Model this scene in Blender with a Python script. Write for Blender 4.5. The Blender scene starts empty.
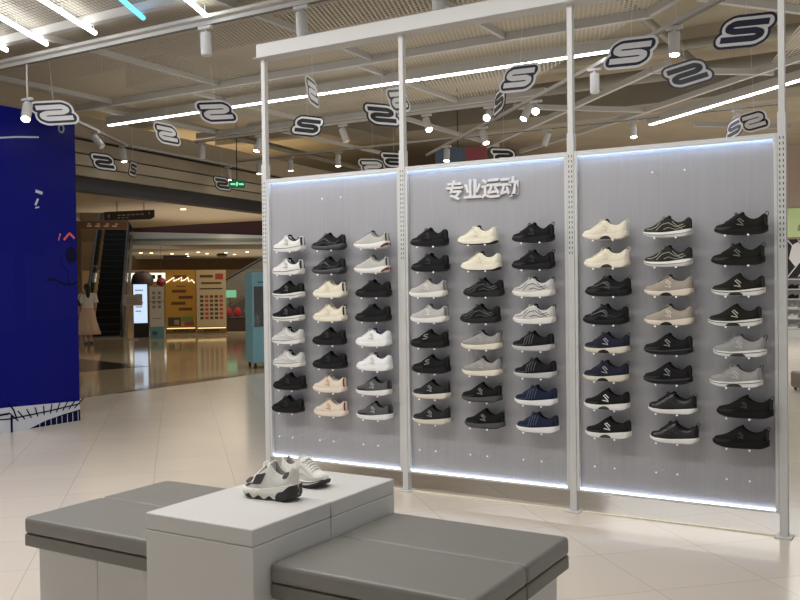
import bpy, bmesh, math, random
import numpy as np
from mathutils import Vector, Matrix
random.seed(7)
SC = bpy.context.scene
COL = SC.collection
PI = math.pi

# ------------------------------------------------------------------ camera
CAM = Vector((4.3456, -5.2954, 1.4041))
YAW, PITCH, ROLL, FPX = 0.5418, 0.0161, -0.0126, 901.44
def make_camera():
    F = Vector((-math.sin(YAW)*math.cos(PITCH), math.cos(YAW)*math.cos(PITCH), -math.sin(PITCH)))
    R = Vector((math.cos(YAW), math.sin(YAW), 0)); U = R.cross(F)
    c, s = math.cos(ROLL), math.sin(ROLL)
    R, U = c*R + s*U, -s*R + c*U
    cd = bpy.data.cameras.new('camera'); cd.sensor_width = 36; cd.sensor_fit = 'HORIZONTAL'
    cd.lens = FPX/800*36; cd.clip_start = .05; cd.clip_end = 200
    o = bpy.data.objects.new('camera', cd); COL.objects.link(o)
    m = Matrix((R, U, -F)).transposed().to_4x4(); m.translation = CAM
    o.matrix_world = m
    SC.camera = o
make_camera()

# ------------------------------------------------------------------ world, view, room light
w = bpy.data.worlds.new('world'); SC.world = w; w.use_nodes = True
w.node_tree.nodes['Background'].inputs[0].default_value = (.97, .985, 1.0, 1)
w.node_tree.nodes['Background'].inputs[1].default_value = 0.36
SC.view_settings.view_transform = 'Standard'; SC.view_settings.look = 'None'
SC.view_settings.gamma = 1; SC.view_settings.use_curve_mapping = False
SC.view_settings.exposure = 0.3
def area(name, loc, sx, sy, e, col=(1, .985, .955), rot=(0, 0, 0)):
    l = bpy.data.lights.new(name, 'AREA'); l.shape = 'RECTANGLE'; l.size = sx; l.size_y = sy
    l.energy = e; l.color = col
    o = bpy.data.objects.new(name, l); o.location = loc; o.rotation_euler = rot; COL.objects.link(o)
    return o
# rows of ceiling lamps of the shop, in front of the display and behind it
area('ceiling_lamps_front', (-.5, -3.2, 3.55), 7.0, .5, 120)
area('ceiling_lamps_near', (1.0, -1.2, 3.55), 6.0, .25, 50)
area('ceiling_lamps_back', (.5, 9.2, 3.5), 7.0, .5, 120)
area('ceiling_lamps_far', (1.5, 14.0, 3.55), 7.0, .5, 170)
area('shop_front_lamps', (-4.4, -3.0, 3.3), .6, 2.0, 70, (1, .97, .93), (0, math.radians(-55), 0))
area('mall_lamps_near', (-9.5, 9.0, 4.4), 3.0, 6.0, 110, (1, .88, .70))
area('mall_lamps_far', (-14.5, 17.0, 3.40), 6.0, 4.0, 130, (1, .86, .66))
area('mall_soffit_fill', (-13.5, 13.5, 2.6), 5.0, 5.0, 34, (1, .88, .72), (PI, 0, 0))  # added fill floating in mid-air, aimed up to brighten the mall soffit; no fitting
area('far_soffit_fill', (-20.5, 23.5, 1.9), 7.0, 7.0, 60, (1, .88, .70), (PI, 0, 0))  # invented upward fill for the far soffit, not a real cove
area('shop_ceiling_fill', (.5, 4.5, 3.0), 9.0, 6.0, 30, (1, .96, .90), (PI, 0, 0))  # added fill without a fixture, facing up to lighten the shop ceiling

# ------------------------------------------------------------------ materials
def s2l(v):
    v /= 255.0
    return v/12.92 if v <= .04045 else ((v+.055)/1.055)**2.4
def lin(c): return tuple(s2l(x) for x in c) + (1,)
MATS = {}
def mat(name, col=(128, 128, 128), rough=.5, metal=0, noise=0, nscale=40, bump=0, bscale=200, emit=None, estr=0, trans=0, alpha=1, spec=.5, coat=0):
    if name in MATS: return MATS[name]
    m = bpy.data.materials.new(name); m.use_nodes = True; MATS[name] = m
    nt = m.node_tree; b = nt.nodes['Principled BSDF']
    b.inputs['Base Color'].default_value = lin(col); b.inputs['Roughness'].default_value = rough
    b.inputs['Metallic'].default_value = metal
    b.inputs['Specular IOR Level'].default_value = spec
    b.inputs['Coat Weight'].default_value = coat
    if trans: b.inputs['Transmission Weight'].default_value = trans
    if alpha < 1: b.inputs['Alpha'].default_value = alpha
    if emit:
        b.inputs['Emission Color'].default_value = lin(emit); b.inputs['Emission Strength'].default_value = estr
    tc = nt.nodes.new('ShaderNodeTexCoord')
    if noise:
        n = nt.nodes.new('ShaderNodeTexNoise'); n.inputs['Scale'].default_value = nscale; n.inputs['Detail'].default_value = 3
        nt.links.new(tc.outputs['Object'], n.inputs['Vector'])
        mr = nt.nodes.new('ShaderNodeMapRange'); mr.inputs[1].default_value = .3; mr.inputs[2].default_value = .7
        mr.inputs[3].default_value = 1-noise; mr.inputs[4].default_value = 1+noise
        nt.links.new(n.outputs[0], mr.inputs[0])
        mx = nt.nodes.new('ShaderNodeVectorMath'); mx.operation = 'SCALE'
        mx.inputs[0].default_value = lin(col)[:3]; nt.links.new(mr.outputs[0], mx.inputs['Scale'])
        nt.links.new(mx.outputs[0], b.inputs['Base Color'])
    if bump:
        n2 = nt.nodes.new('ShaderNodeTexNoise'); n2.inputs['Scale'].default_value = bscale
        nt.links.new(tc.outputs['Object'], n2.inputs['Vector'])
        bp = nt.nodes.new('ShaderNodeBump'); bp.inputs['Strength'].default_value = bump; bp.inputs['Distance'].default_value = .002
        nt.links.new(n2.outputs[0], bp.inputs['Height']); nt.links.new(bp.outputs[0], b.inputs['Normal'])
    return m
def floor_mat(name, col, joint, size, rot, off, rough, var=.02, mortar=.003):
    m = bpy.data.materials.new(name); m.use_nodes = True; nt = m.node_tree; b = nt.nodes['Principled BSDF']
    tc = nt.nodes.new('ShaderNodeTexCoord'); mp = nt.nodes.new('ShaderNodeMapping'); mp.vector_type = 'POINT'
    mp.inputs['Rotation'].default_value = (0, 0, rot); mp.inputs['Location'].default_value = (off[0], off[1], 0)
    br = nt.nodes.new('ShaderNodeTexBrick'); br.offset = 0; br.squash = 1
    br.inputs['Scale'].default_value = 1; br.inputs['Brick Width'].default_value = size; br.inputs['Row Height'].default_value = size
    br.inputs['Mortar Size'].default_value = mortar; br.inputs['Mortar Smooth'].default_value = .3
    c = lin(col); br.inputs['Color1'].default_value = tuple(x*(1-var) for x in c[:3])+(1,); br.inputs['Color2'].default_value = tuple(x*(1+var) for x in c[:3])+(1,)
    br.inputs['Mortar'].default_value = lin(joint)
    nt.links.new(tc.outputs['Object'], mp.inputs[0]); nt.links.new(mp.outputs[0], br.inputs[0])
    nt.links.new(br.outputs[0], b.inputs['Base Color'])
    nz = nt.nodes.new('ShaderNodeTexNoise'); nz.inputs['Scale'].default_value = 1.3
    nt.links.new(tc.outputs['Object'], nz.inputs[0])
    mr = nt.nodes.new('ShaderNodeMapRange'); mr.inputs[3].default_value = rough*.8; mr.inputs[4].default_value = rough*1.25
    nt.links.new(nz.outputs[0], mr.inputs[0]); nt.links.new(mr.outputs[0], b.inputs['Roughness'])
    return m
def mesh_screen_mat():
    m = bpy.data.materials.new('expanded_metal_mesh'); m.use_nodes = True; nt = m.node_tree
    for n in list(nt.nodes): nt.nodes.remove(n)
    out = nt.nodes.new('ShaderNodeOutputMaterial'); mix = nt.nodes.new('ShaderNodeMixShader')
    tr = nt.nodes.new('ShaderNodeBsdfTransparent'); b = nt.nodes.new('ShaderNodeBsdfPrincipled')
    b.inputs['Base Color'].default_value = lin((206, 198, 180)); b.inputs['Roughness'].default_value = .6
    tc = nt.nodes.new('ShaderNodeTexCoord'); sp = nt.nodes.new('ShaderNodeSeparateXYZ'); nt.links.new(tc.outputs['Object'], sp.inputs[0])
    def mth(op, a, c=None):
        n = nt.nodes.new('ShaderNodeMath'); n.operation = op
        for i, v in enumerate((a, c)):
            if v is None: continue
            if isinstance(v, (int, float)): n.inputs[i].default_value = v
            else: nt.links.new(v, n.inputs[i])
        return n.outputs[0]
    u = mth('DIVIDE', sp.outputs[0], .044); v = mth('DIVIDE', sp.outputs[1], .115)
    masks = []
    for op in ('ADD', 'SUBTRACT'):
        fr = mth('FRACT', mth(op, u, v)); d = mth('ABSOLUTE', mth('SUBTRACT', fr, .5))
        masks.append(mth('GREATER_THAN', d, .335))
    nt.links.new(mth('MAXIMUM', masks[0], masks[1]), mix.inputs[0])
    nt.links.new(tr.outputs[0], mix.inputs[1]); nt.links.new(b.outputs[0], mix.inputs[2]); nt.links.new(mix.outputs[0], out.inputs[0])
    return m
def sheet_mat():
    # twin-wall polycarbonate: fine upright flutes
    m = bpy.data.materials.new('fluted_polycarbonate'); m.use_nodes = True; nt = m.node_tree; b = nt.nodes['Principled BSDF']
    tc = nt.nodes.new('ShaderNodeTexCoord')
    wv = nt.nodes.new('ShaderNodeTexWave'); wv.bands_direction = 'X'; wv.inputs['Scale'].default_value = 26; wv.inputs['Distortion'].default_value = 0
    nt.links.new(tc.outputs['Object'], wv.inputs[0])
    bp = nt.nodes.new('ShaderNodeBump'); bp.inputs['Strength'].default_value = .25; bp.inputs['Distance'].default_value = .002
    nt.links.new(wv.outputs[1], bp.inputs['Height']); nt.links.new(bp.outputs[0], b.inputs['Normal'])
    nz = nt.nodes.new('ShaderNodeTexNoise'); nz.inputs['Scale'].default_value = 9
    mp = nt.nodes.new('ShaderNodeMapping'); mp.inputs['Scale'].default_value = (8, 1, .15)
    nt.links.new(tc.outputs['Object'], mp.inputs[0]); nt.links.new(mp.outputs[0], nz.inputs[0])
    cr = nt.nodes.new('ShaderNodeMixRGB'); cr.inputs[1].default_value = lin((163, 163, 167)); cr.inputs[2].default_value = lin((173, 173, 178))
    nt.links.new(nz.outputs[0], cr.inputs[0]); nt.links.new(cr.outputs[0], b.inputs['Base Color'])
    b.inputs['Roughness'].default_value = .24; b.inputs['Specular IOR Level'].default_value = .55
    return m
M_WHITE = mat('white_powder_coat', (206, 206, 205), .4)
M_FRAME = mat('ceiling_frame_white', (196, 194, 188), .5)
M_SLOT = mat('dark_slot', (60, 60, 62), .7)
M_SHEET = sheet_mat()
M_PEG = [mat('clear_acrylic', (240, 240, 240), .1, alpha=.12), mat('peg_tip', (240, 240, 238), .3)]
M_LED = mat('led_edge', (255, 255, 255), .5, emit=(218, 232, 255), estr=7)
M_LEDTOP = mat('led_edge_top', (255, 255, 255), .5, emit=(190, 216, 255), estr=13)
M_LAMP = mat('lamp_glow', (255, 255, 255), .5, emit=(255, 246, 225), estr=22)
M_LAMPOFF = mat('lamp_glass', (225, 220, 205), .3)
M_TUBE = mat('led_tube', (255, 255, 255), .5, emit=(250, 252, 255), estr=9)
M_TUBEBLUE = mat('led_tube_blue', (120, 200, 255), .5, emit=(70, 180, 250), estr=2.2)
M_BLACK = mat('black_matte', (22, 22, 23), .6)
M_DARK = mat('dark_grey_metal', (58, 57, 55), .55)
M_CONC = mat('grey_concrete', (186, 176, 156), .9, noise=.08, nscale=1.5)
M_DUCT = mat('galvanised_duct', (150, 145, 132), .5, metal=.3, noise=.06, nscale=3)
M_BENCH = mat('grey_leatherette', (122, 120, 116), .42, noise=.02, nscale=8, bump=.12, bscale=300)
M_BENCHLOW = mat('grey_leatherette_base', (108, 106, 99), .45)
M_PLINTH = mat('white_leatherette', (199, 198, 196), .45, bump=.06, bscale=250)
M_STITCH = mat('pale_thread', (236, 234, 228), .7)
M_BLUE = mat('blue_gloss_print', (8, 13, 112), .2, spec=.12)
M_BLUEW = mat('white_print', (196, 200, 212), .2)
M_BLUEDK = mat('dark_navy_print', (6, 7, 52), .2, spec=.12)
M_BLUELT = mat('dusky_violet_print', (15, 17, 114), .2, spec=.12)
M_PINK = mat('pink_print', (226, 96, 110), .3)

# ------------------------------------------------------------------ mesh builder
class MB:
    def __init__(s): s.v = []; s.f = []; s.m = []
    def add(s, vs, fs, m=0):
        b = len(s.v); s.v += [tuple(map(float, p)) for p in vs]
        s.f += [[i+b for i in f] for f in fs]; s.m += [m]*len(fs); return s
    def box(s, lo, hi, m=0):
        x0, y0, z0 = lo; x1, y1, z1 = hi
        return s.add([(x0,y0,z0),(x1,y0,z0),(x1,y1,z0),(x0,y1,z0),(x0,y0,z1),(x1,y0,z1),(x1,y1,z1),(x0,y1,z1)],
                     [[0,3,2,1],[4,5,6,7],[0,1,5,4],[1,2,6,5],[2,3,7,6],[3,0,4,7]], m)
    def beam(s, p, q, wd, h, m=0, up=(0,0,1)):
        p = Vector(p); q = Vector(q); d = (q-p).normalized(); sd = d.cross(Vector(up))
        if sd.length < 1e-6: sd = Vector((1,0,0))
        sd = sd.normalized()*wd/2; u = sd.cross(d).normalized()*h/2
        vs = [p-sd-u, p+sd-u, p+sd+u, p-sd+u, q-sd-u, q+sd-u, q+sd+u, q-sd+u]
        return s.add(vs, [[0,3,2,1][::-1],[4,5,6,7][::-1],[0,1,5,4][::-1],[1,2,6,5][::-1],[2,3,7,6][::-1],[3,0,4,7][::-1]], m)
    def tube(s, pts, r, n=8, m=0, caps=True, closed=False):
        P = [Vector(p) for p in pts]; k = len(P); rs = r if isinstance(r, (list, tuple)) else [r]*k
        rings = []; prev = None
        for i in range(k):
            if closed: d = P[(i+1) % k]-P[i-1]
            else: d = P[min(i+1, k-1)]-P[max(i-1, 0)]
            d = d.normalized() if d.length > 1e-9 else Vector((0, 0, 1))
            if prev is None:
                a = Vector((0, 0, 1)) if abs(d.z) < .9 else Vector((1, 0, 0)); u = d.cross(a).normalized()
            else:
                u = prev - d*prev.dot(d); u = u.normalized() if u.length > 1e-6 else d.orthogonal().normalized()
            prev = u; t = d.cross(u)
            rings.append([P[i]+rs[i]*(math.cos(2*PI*j/n)*u+math.sin(2*PI*j/n)*t) for j in range(n)])
        vs = [p for rg in rings for p in rg]; fs = []
        for i in range(k if closed else k-1):
            for j in range(n):
                i2 = (i+1) % k
                fs.append([i*n+j, i*n+(j+1) % n, i2*n+(j+1) % n, i2*n+j])
        if caps and not closed: fs += [list(range(n))[::-1], [(k-1)*n+j for j in range(n)]]
        return s.add(vs, fs, m)
    def cyl(s, p, q, r, n=16, m=0, r2=None): return s.tube([p, q], [r, r if r2 is None else r2], n, m)
    def lathe(s, prof, n=20, m=0, c=(0, 0, 0)):
        vs = []; fs = []; k = len(prof)
        for (r, z) in prof: vs += [(c[0]+r*math.cos(2*PI*j/n), c[1]+r*math.sin(2*PI*j/n), c[2]+z) for j in range(n)]
        for i in range(k-1):
            for j in range(n): fs.append([i*n+j, i*n+(j+1) % n, (i+1)*n+(j+1) % n, (i+1)*n+j])
        fs += [list(range(n))[::-1], [(k-1)*n+j for j in range(n)]]
        return s.add(vs, fs, m)
    def prism(s, poly, fn, d0, d1, m=0):
        # poly in 2D; fn(u, v, d) -> 3D point
        n = len(poly); vs = [fn(u, v, d0) for u, v in poly]+[fn(u, v, d1) for u, v in poly]
        fs = [list(range(n))[::-1], list(range(n, 2*n))]+[[i, (i+1) % n, n+(i+1) % n, n+i] for i in range(n)]
        return s.add(vs, fs, m)
    def grid(s, G, m=0, cu=False, cv=False):
        R = len(G); K = len(G[0]); vs = [p for r in G for p in r]; fs = []
        for i in range(R if cu else R-1):
            for j in range(K if cv else K-1):
                fs.append([i*K+j, i*K+(j+1) % K, ((i+1) % R)*K+(j+1) % K, ((i+1) % R)*K+j])
        return s.add(vs, fs, m)
    def mesh(s, name, mats, smooth=True, fix=True, angle=38):
        me = bpy.data.meshes.new(name); me.from_pydata(s.v, [], s.f)
        for mt in (mats if isinstance(mats, (list, tuple)) else [mats]): me.materials.append(mt)
        me.polygons.foreach_set('material_index', s.m)
        if fix:
            b = bmesh.new(); b.from_mesh(me); bmesh.ops.remove_doubles(b, verts=b.verts, dist=1e-6)
            bmesh.ops.recalc_face_normals(b, faces=b.faces); b.to_mesh(me); b.free()
        if smooth:
            me.polygons.foreach_set('use_smooth', [True]*len(me.polygons)); me.set_sharp_from_angle(angle=math.radians(angle))
        me.update(); return me
    def build(s, name, mats, parent=None, smooth=True, bevel=0, seg=2, fix=True, angle=38, mesh=None):
        o = bpy.data.objects.new(name, mesh or s.mesh(name, mats, smooth, fix, angle)); COL.objects.link(o)
        if parent: o.parent = parent
        if bevel:
            b = o.modifiers.new('bevel', 'BEVEL'); b.width = bevel; b.segments = seg; b.limit_method = 'ANGLE'; b.angle_limit = math.radians(40)
            b.harden_normals = False
        return o
def thing(name, label, cat, loc=(0, 0, 0), rz=0, group=None):
    o = bpy.data.objects.new(name, None); COL.objects.link(o); o.empty_display_size = .1
    o.location = loc; o.rotation_euler = (0, 0, rz); o['label'] = label; o['category'] = cat
    if group: o['group'] = group
    return o
def tag(o, label, cat, group=None):
    o['label'] = label; o['category'] = cat
    if group: o['group'] = group
    return o
def struct(o): o['kind'] = 'structure'; return o
def dup(root, loc, rz, label, group=None):
    r = root.copy(); COL.objects.link(r); r.location = loc; r.rotation_euler = (0, 0, rz); r['label'] = label
    if group: r['group'] = group
    for ch in list(root.children):
        c = ch.copy(); COL.objects.link(c); c.parent = r
        for g in list(ch.children):
            d = g.copy(); COL.objects.link(d); d.parent = c
    return r
def lab(o, label): o['label'] = label; return o

# ------------------------------------------------------------------ the setting
TS = .57
r45 = -PI/4
fm = floor_mat('cream_polished_tile', (219, 209, 197), (192, 181, 167), TS, r45, (0, 0), .17)
# phase: joints run through (2.83,-.80) and (3.19,-.40)
for n in fm.node_tree.nodes:
    if n.bl_idname == 'ShaderNodeMapping': n.inputs['Location'].default_value = (TS*5-1.43, TS*9+2.56-TS*0, 0)
XE = -5.18
struct(MB().box((XE, -12, -.1), (9, 18.8, 0)).build('floor', fm))
mf_ = floor_mat('beige_mall_marble', (186, 170, 142), (150, 132, 104), .8, 0.0, (0, 0), .075, .03, .002)
struct(MB().box((-46, -12, -.1), (XE, 46, -.0)).build('floor', mf_))
M_INLAY = mat('dark_stone_inlay', (58, 54, 48), .12)
struct(MB().prism([(-12.0, 5.9), (-8.25, 4.95), (-7.95, 6.3), (-11.9, 7.3)], lambda u, v, d: (u, v, d), .0005, .003).build('trim_1', M_INLAY))
struct(MB().prism([(XE-.42, 4.3), (XE+.02, 3.1), (XE+.02, 5.5), (XE-.20, 5.9)], lambda u, v, d: (u, v, d), .0005, .004).build('trim_2', M_INLAY))
# slab above the mesh
struct(MB().box((-12, -12, 4.75), (9, 18.9, 4.95)).build('ceiling', M_CONC))
ms = mesh_screen_mat()
ZM = 3.74
def screen(poly): struct(MB().add([(x, y, ZM) for x, y in poly], [list(range(len(poly)))]).build('ceiling', ms, smooth=False, fix=False))
screen([(-6.0, -6), (7, -6), (7, -1.2), (4.6, -1.2), (2.25, 2.42), (-5.6, 2.42), (-5.6, 0)])
screen([(-5.2, 2.42), (2.25, 2.42), (1.9, 2.8), (-.1, 4.82), (-5.2, 4.82)])
screen([(3.0, 1.8), (4.6, .2), (7, .2), (7, 4), (5.2, 3.4), (3.6, 4.4), (2.7, 5.3), (3.4, 3.2), (2.68, 2.2)])
# frame beams of the suspended ceiling
tn = [2]
def trim(mb, m=M_FRAME, **k):
    tn[0] += 1; return struct(mb.build('trim_%d' % tn[0], m, **k))
for y, x0, x1 in ((-.02, -5.5, 7), (2.45, -5.4, 2.22), (4.85, -5.3, .3)):
    trim(MB().beam((x0, y, 3.70), (x1, y, 3.70), .06, .075))
for x, y0, y1 in ((-2.66, .02, 2.41), (-.6, .02, 2.41), (.86, .02, 2.41), (2.35, -2.5, -.06), (-4.4, .02, 2.41), (-3.2, 2.49, 4.8), (-.86, 2.49, 4.8), (-4.9, 2.49, 4.8), (-2.0, 4.89, 8.5), (-4.0, 4.89, 8.5)):
    trim(MB().beam((x, y0, 3.71), (x, y1, 3.71), .04, .055))
for p, q in (((2.2, 2.45), (4.9, -.25)), ((2.66, 2.2), (3.75, 3.65)), ((1.62, 4.5), (2.75, 5.4)), ((.3, 7.35), (4.0, 4.05)), ((-1.9, 9.2), (.3, 7.35)), ((1.25, 8.2), (2.4, 9.3)), ((-.4, 5.5), (1.0, 6.8)), ((-3.4, 9.6), (1.9, 4.3))):
    trim(MB().beam((p[0], p[1], 3.70), (q[0], q[1], 3.705), .05, .065))
# ducts and pipes above the mesh
trim(MB().box((-4.4, .5, 4.15), (2.0, 1.1, 4.5)), M_DUCT)
trim(MB().box((-5.0, 3.2, 4.1), (-4.3, 9.0, 4.45)), M_DUCT)
trim(MB().box((-3.4, 7.6, 3.95), (4, 8.3, 4.3)), M_DUCT)
trim(MB().tube([(-5.4, 5.6, 4.2), (5, 5.6, 4.2)], .06, 10), M_DUCT)
trim(MB().tube([(-5.5, 6.3, 4.05), (5, 6.3, 4.05)], .09, 12), M_DUCT)
trim(MB().tube([(1.6, -1, 4.25), (1.6, 9, 4.25)], .05, 10), M_DUCT)
for y in (1.6, 3.6, 7.0, 9.4):
    trim(MB().beam((-9, y, 4.6), (8, y, 4.6), .25, .3), M_CONC)
# shop front: rolled shutter header facing the mall
A = Vector((-5.78, -1.2)); B = Vector((-7.55, 14.0))
M_HDR = [mat('header_dark', (38, 35, 33), .5), mat('header_brown_grey', (172, 160, 138), .6, noise=.04, nscale=4), mat('header_warm_grey', (190, 177, 154), .6, noise=.04, nscale=4), mat('header_navy', (34, 34, 44), .4)]
for z0, z1, off, k in ((2.82, 2.93, .02, 3), (2.93, 3.03, 0, 0), (3.03, 3.16, .05, 1), (3.16, 3.18, .02, 0), (3.18, 3.33, .06, 2), (3.33, 3.35, .02, 0), (3.35, 3.52, .08, 1), (3.52, 3.56, .03, 0), (3.56, 3.86, .14, 2)):
    trim(MB().beam((A.x+off/2, A.y, (z0+z1)/2), (B.x+off/2, B.y, (z0+z1)/2), .22+off, z1-z0-.0005), M_HDR[k])
for xo, z in ((.45, 4.05), (.75, 3.95)):
    trim(MB().tube([(A.x+xo, A.y, z), (B.x+xo, B.y, z)], .05, 10), M_DUCT)
# back of the shop, seen past the right-hand post
struct(MB().box((-8, 18.8, 0), (9, 18.9, 4.75)).build('wall_back', mat('pinkish_plaster', (196, 178, 166), .7)))
# blue graphic wall on the left
BX = -3.55
wl = struct(MB().box((BX-.14, -5.0, 0), (BX, 1.17, 3.22)).build('wall_left', M_BLUE, bevel=.006))
gf = lambda u, v, d: (BX+d, u, v)
g = MB().prism([(-5, .0005), (1.165, .0005), (1.165, .215), (.33, .25), (-5, .33)], gf, .0004, .003)
g.build('white_graphic_band', M_BLUEW, wl, smooth=False)
g = MB()
def stroke(mb, pts, wd, d0=.003, d1=.005):
    for (a, b) in zip(pts[:-1], pts[1:]):
        a = Vector(a); b = Vector(b); t = (b-a).normalized(); n = Vector((-t.y, t.x))*wd/2
        mb.prism([a-n-t*wd*.2, b-n+t*wd*.2, b+n+t*wd*.2, a+n-t*wd*.2], gf, d0, d1)
stroke(g, [(-.4, .17), (.33, .135), (.75, .155), (1.16, .185)], .014)
for i in range(10):
    u = .36+i*.088; lean = -.05+.012*i; v = .14+(u-.33)*.055
    stroke(g, [(u-lean, v-.035), (u+lean, v+.055)], .013, .005, .007)
stroke(g, [(.3, .3), (.36, .22), (.39, .14)], .016, .007, .009); stroke(g, [(.335, .16), (.335, .0)], .022, .009, .011)
stroke(g, [(-.4, .17), (.3, .19)], .02, .011, .013)
g.prism([(.54, .006), (.72, .06), (.95, .1), (1.165, .125), (1.165, .006)], gf, .003, .005)
g.build('navy_rail_graphic', M_BLUEDK, wl, smooth=False)
g = MB()
for i in range(8): stroke(g, [(.66+i*.068, .008), (.66+i*.068, .055+i*.0075)], .006, .005, .007)
stroke(g, [(-.5, 2.79), (.2, 2.885), (.45, 2.93), (.71, 2.962)], .016)
stroke(g, [(.67, 2.41), (.74, 2.395)], .03); stroke(g, [(.69, 2.33), (.66, 2.27)], .022); stroke(g, [(.66, 2.24), (.70, 2.25)], .014)
g.build('white_line_graphic', M_BLUEW, wl, smooth=False)
g = MB(); c0 = (.99, 3.09)
for i in range(14):
    a, b = 2*PI*i/14, 2*PI*(i+1)/14
    stroke(g, [(c0[0]+.032*math.cos(a), c0[1]+.04*math.sin(a)), (c0[0]+.032*math.cos(b), c0[1]+.04*math.sin(b))], .016)
g.build('white_ring_graphic', M_BLUEW, wl, smooth=False)
g = MB(); stroke(g, [(.93, 1.92), (.955, 1.99)], .012); stroke(g, [(1.0, 1.93), (1.07, 2.0), (1.13, 1.95)], .022)
g.build('pink_graphic', M_PINK, wl, smooth=False)
g = MB()
g.prism([(.52, 1.1), (.52, 1.78), (.72, 1.72), (.84, 1.86), (1.0, 1.9), (1.165, 1.88), (1.165, 1.1)], gf, .0004, .0015)
g.prism([(.2, 1.0), (.2, 1.8), (.4, 1.8), (.4, 1.0)], gf, .0004, .0015)
g.build('dusky_shape_graphic', M_BLUELT, wl, smooth=False)
g = MB()
g.prism([(1.09+.075*math.cos(2*PI*i/20), 1.77+.09*math.sin(2*PI*i/20)) for i in range(20)], gf, .0015, .003)
g.prism([(.76, 1.49), (.82, 1.53), (.88, 1.53), (.93, 1.49), (.85, 1.5)], gf, .0015, .003)
stroke(g, [(.93, 1.49), (1.0, 1.46), (1.1, 1.46), (1.165, 1.49)], .02, .0015, .003)
stroke(g, [(.96, 1.78), (.97, 1.66), (1.04, 1.6), (1.06, 1.46)], .008, .0015, .003)
g.build('navy_shape_graphic', M_BLUEDK, wl, smooth=False)

# ------------------------------------------------------------------ display frame and panels
W = 1.2; ZB, ZT, ZBEAM = .129, 2.208, 3.105
fr = thing('display_rack', 'tall white steel frame of four slotted posts under a header beam, holding the sneaker panels', 'display rack')
for k in range(4):
    x = k*W; m = MB()
    m.box((x-.021, -.028, .008), (x+.021, .022, 2.32)); m.box((x-.0165, -.023, 2.32), (x+.0165, .017, ZBEAM))
    for i in range(20):
        for sx in (-.009, .009):
            z = ZT-.035-i*.031
            m.box((x+sx-.0028, -.0286, z), (x+sx+.0028, -.0279, z+.014), 1)
    po = m.build('post', [M_WHITE, M_SLOT], fr, bevel=.002)
    MB().box((x-.045, -.06, 0), (x+.045, .05, .008)).build('foot_plate', M_WHITE, po, bevel=.002)
bm_ = MB().box((-.03, -.06, ZBEAM+.006), (3.9, .05, ZBEAM+.105)); bm_.box((-.05, -.075, ZBEAM), (3.92, .065, ZBEAM+.006))
bm_.build('header_beam', M_WHITE, fr, bevel=.003)
MB().box((.05, -.012, 0), (3.55, .012, .006)).build('base_strip', mat('cream_metal_strip', (232, 222, 200), .4), fr)
PANELNAME = ['left', 'centre', 'right']
COLX = [.258, .622, .991, 1.437, 1.811, 2.178, 2.635, 2.998, 3.385]
def rowz(r): return 1.66-.1675*r
SY = -.078
peg_me = MB().tube([(0, -.0005, 0), (0, -.1295, .0)], .0042, 10).tube([(0, -.13, 0), (0, -.137, .002)], [.0042, .0058], 10, 1).mesh('peg', M_PEG)
for k in range(3):
    x0, x1 = k*W+.0225, (k+1)*W-.0225
    pn = thing('lightbox_display', 'grey translucent panel with lit edges, %s of the three sneaker walls' % ('left' if k == 0 else 'middle' if k == 1 else 'right'), 'display wall', (x0, 0, ZB), 0, 'lit sneaker display panels')
    wd = x1-x0; hh = ZT-ZB
    MB().box((.019, 0, .015), (wd-.019, .03, hh-.015)).build('backing_sheet', M_SHEET, pn)
    e = MB()
    e.box((0, -.026, 0), (.018, .034, hh)); e.box((wd-.018, -.026, 0), (wd, .034, hh))
    e.box((.0185, -.026, 0), (wd-.0185, .034, .012)); e.box((.0185, -.026, hh-.014), (wd-.0185, .034, hh)); e.box((.0185, -.026, hh-.030), (wd-.0185, -.022, hh-.0142))
    e.build('edge_trim', M_WHITE, pn, bevel=.0015)
    MB().box((.021, -.012, .0125), (wd-.021, -.002, .0165)).build('led_strip', M_LED, pn)
    MB().box((.021, -.021, hh-.0185), (wd-.021, -.012, hh-.0145)).build('led_strip', M_LEDTOP, pn)
    spots = [(COLX[3*k+c], rowz(r)-.0062) for c in range(3) for r in range(9)]
    pegs = [(x+d-x0, z-ZB) for x, z in spots for d in (-.06, .06)]
    if k == 0: pegs += [(.61-x0, 2.02-ZB), (.77-x0, 2.02-ZB)]
    if k == 2: pegs += [(2.93-x0, 2.03-ZB), (3.11-x0, 2.03-ZB)]
    for x, z in pegs:
        o = bpy.data.objects.new('peg', peg_me); COL.objects.link(o); o.parent = pn; o.location = (x, 0, z)
# raised lettering on the middle panel
M_LETTER = mat('white_letter_face', (226, 224, 226), .4)
lt = thing('wall_lettering', 'white raised Chinese characters near the top of the middle panel', 'lettering', (1.53, 0, 1.955), 0)
for i, chx in enumerate('专业运动'):
    cu = bpy.data.curves.new('character', 'FONT'); cu.body = chx; cu.size = .136; cu.extrude = .009; cu.offset = .0032; cu.resolution_u = 4
    tmp = bpy.data.objects.new('tmp', cu); COL.objects.link(tmp)
    bpy.context.view_layer.update()
    me = bpy.data.meshes.new_from_object(tmp.evaluated_get(bpy.context.evaluated_depsgraph_get()))
    bpy.data.objects.remove(tmp); bpy.data.curves.remove(cu)
    me.materials.clear(); me.materials.append(M_LETTER); me.name = 'character'
    o = bpy.data.objects.new('character', me); COL.objects.link(o); o.parent = lt
    o.rotation_euler = (PI/2, 0, 0); o.location = (i*.130, -.0095, .018)

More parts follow.
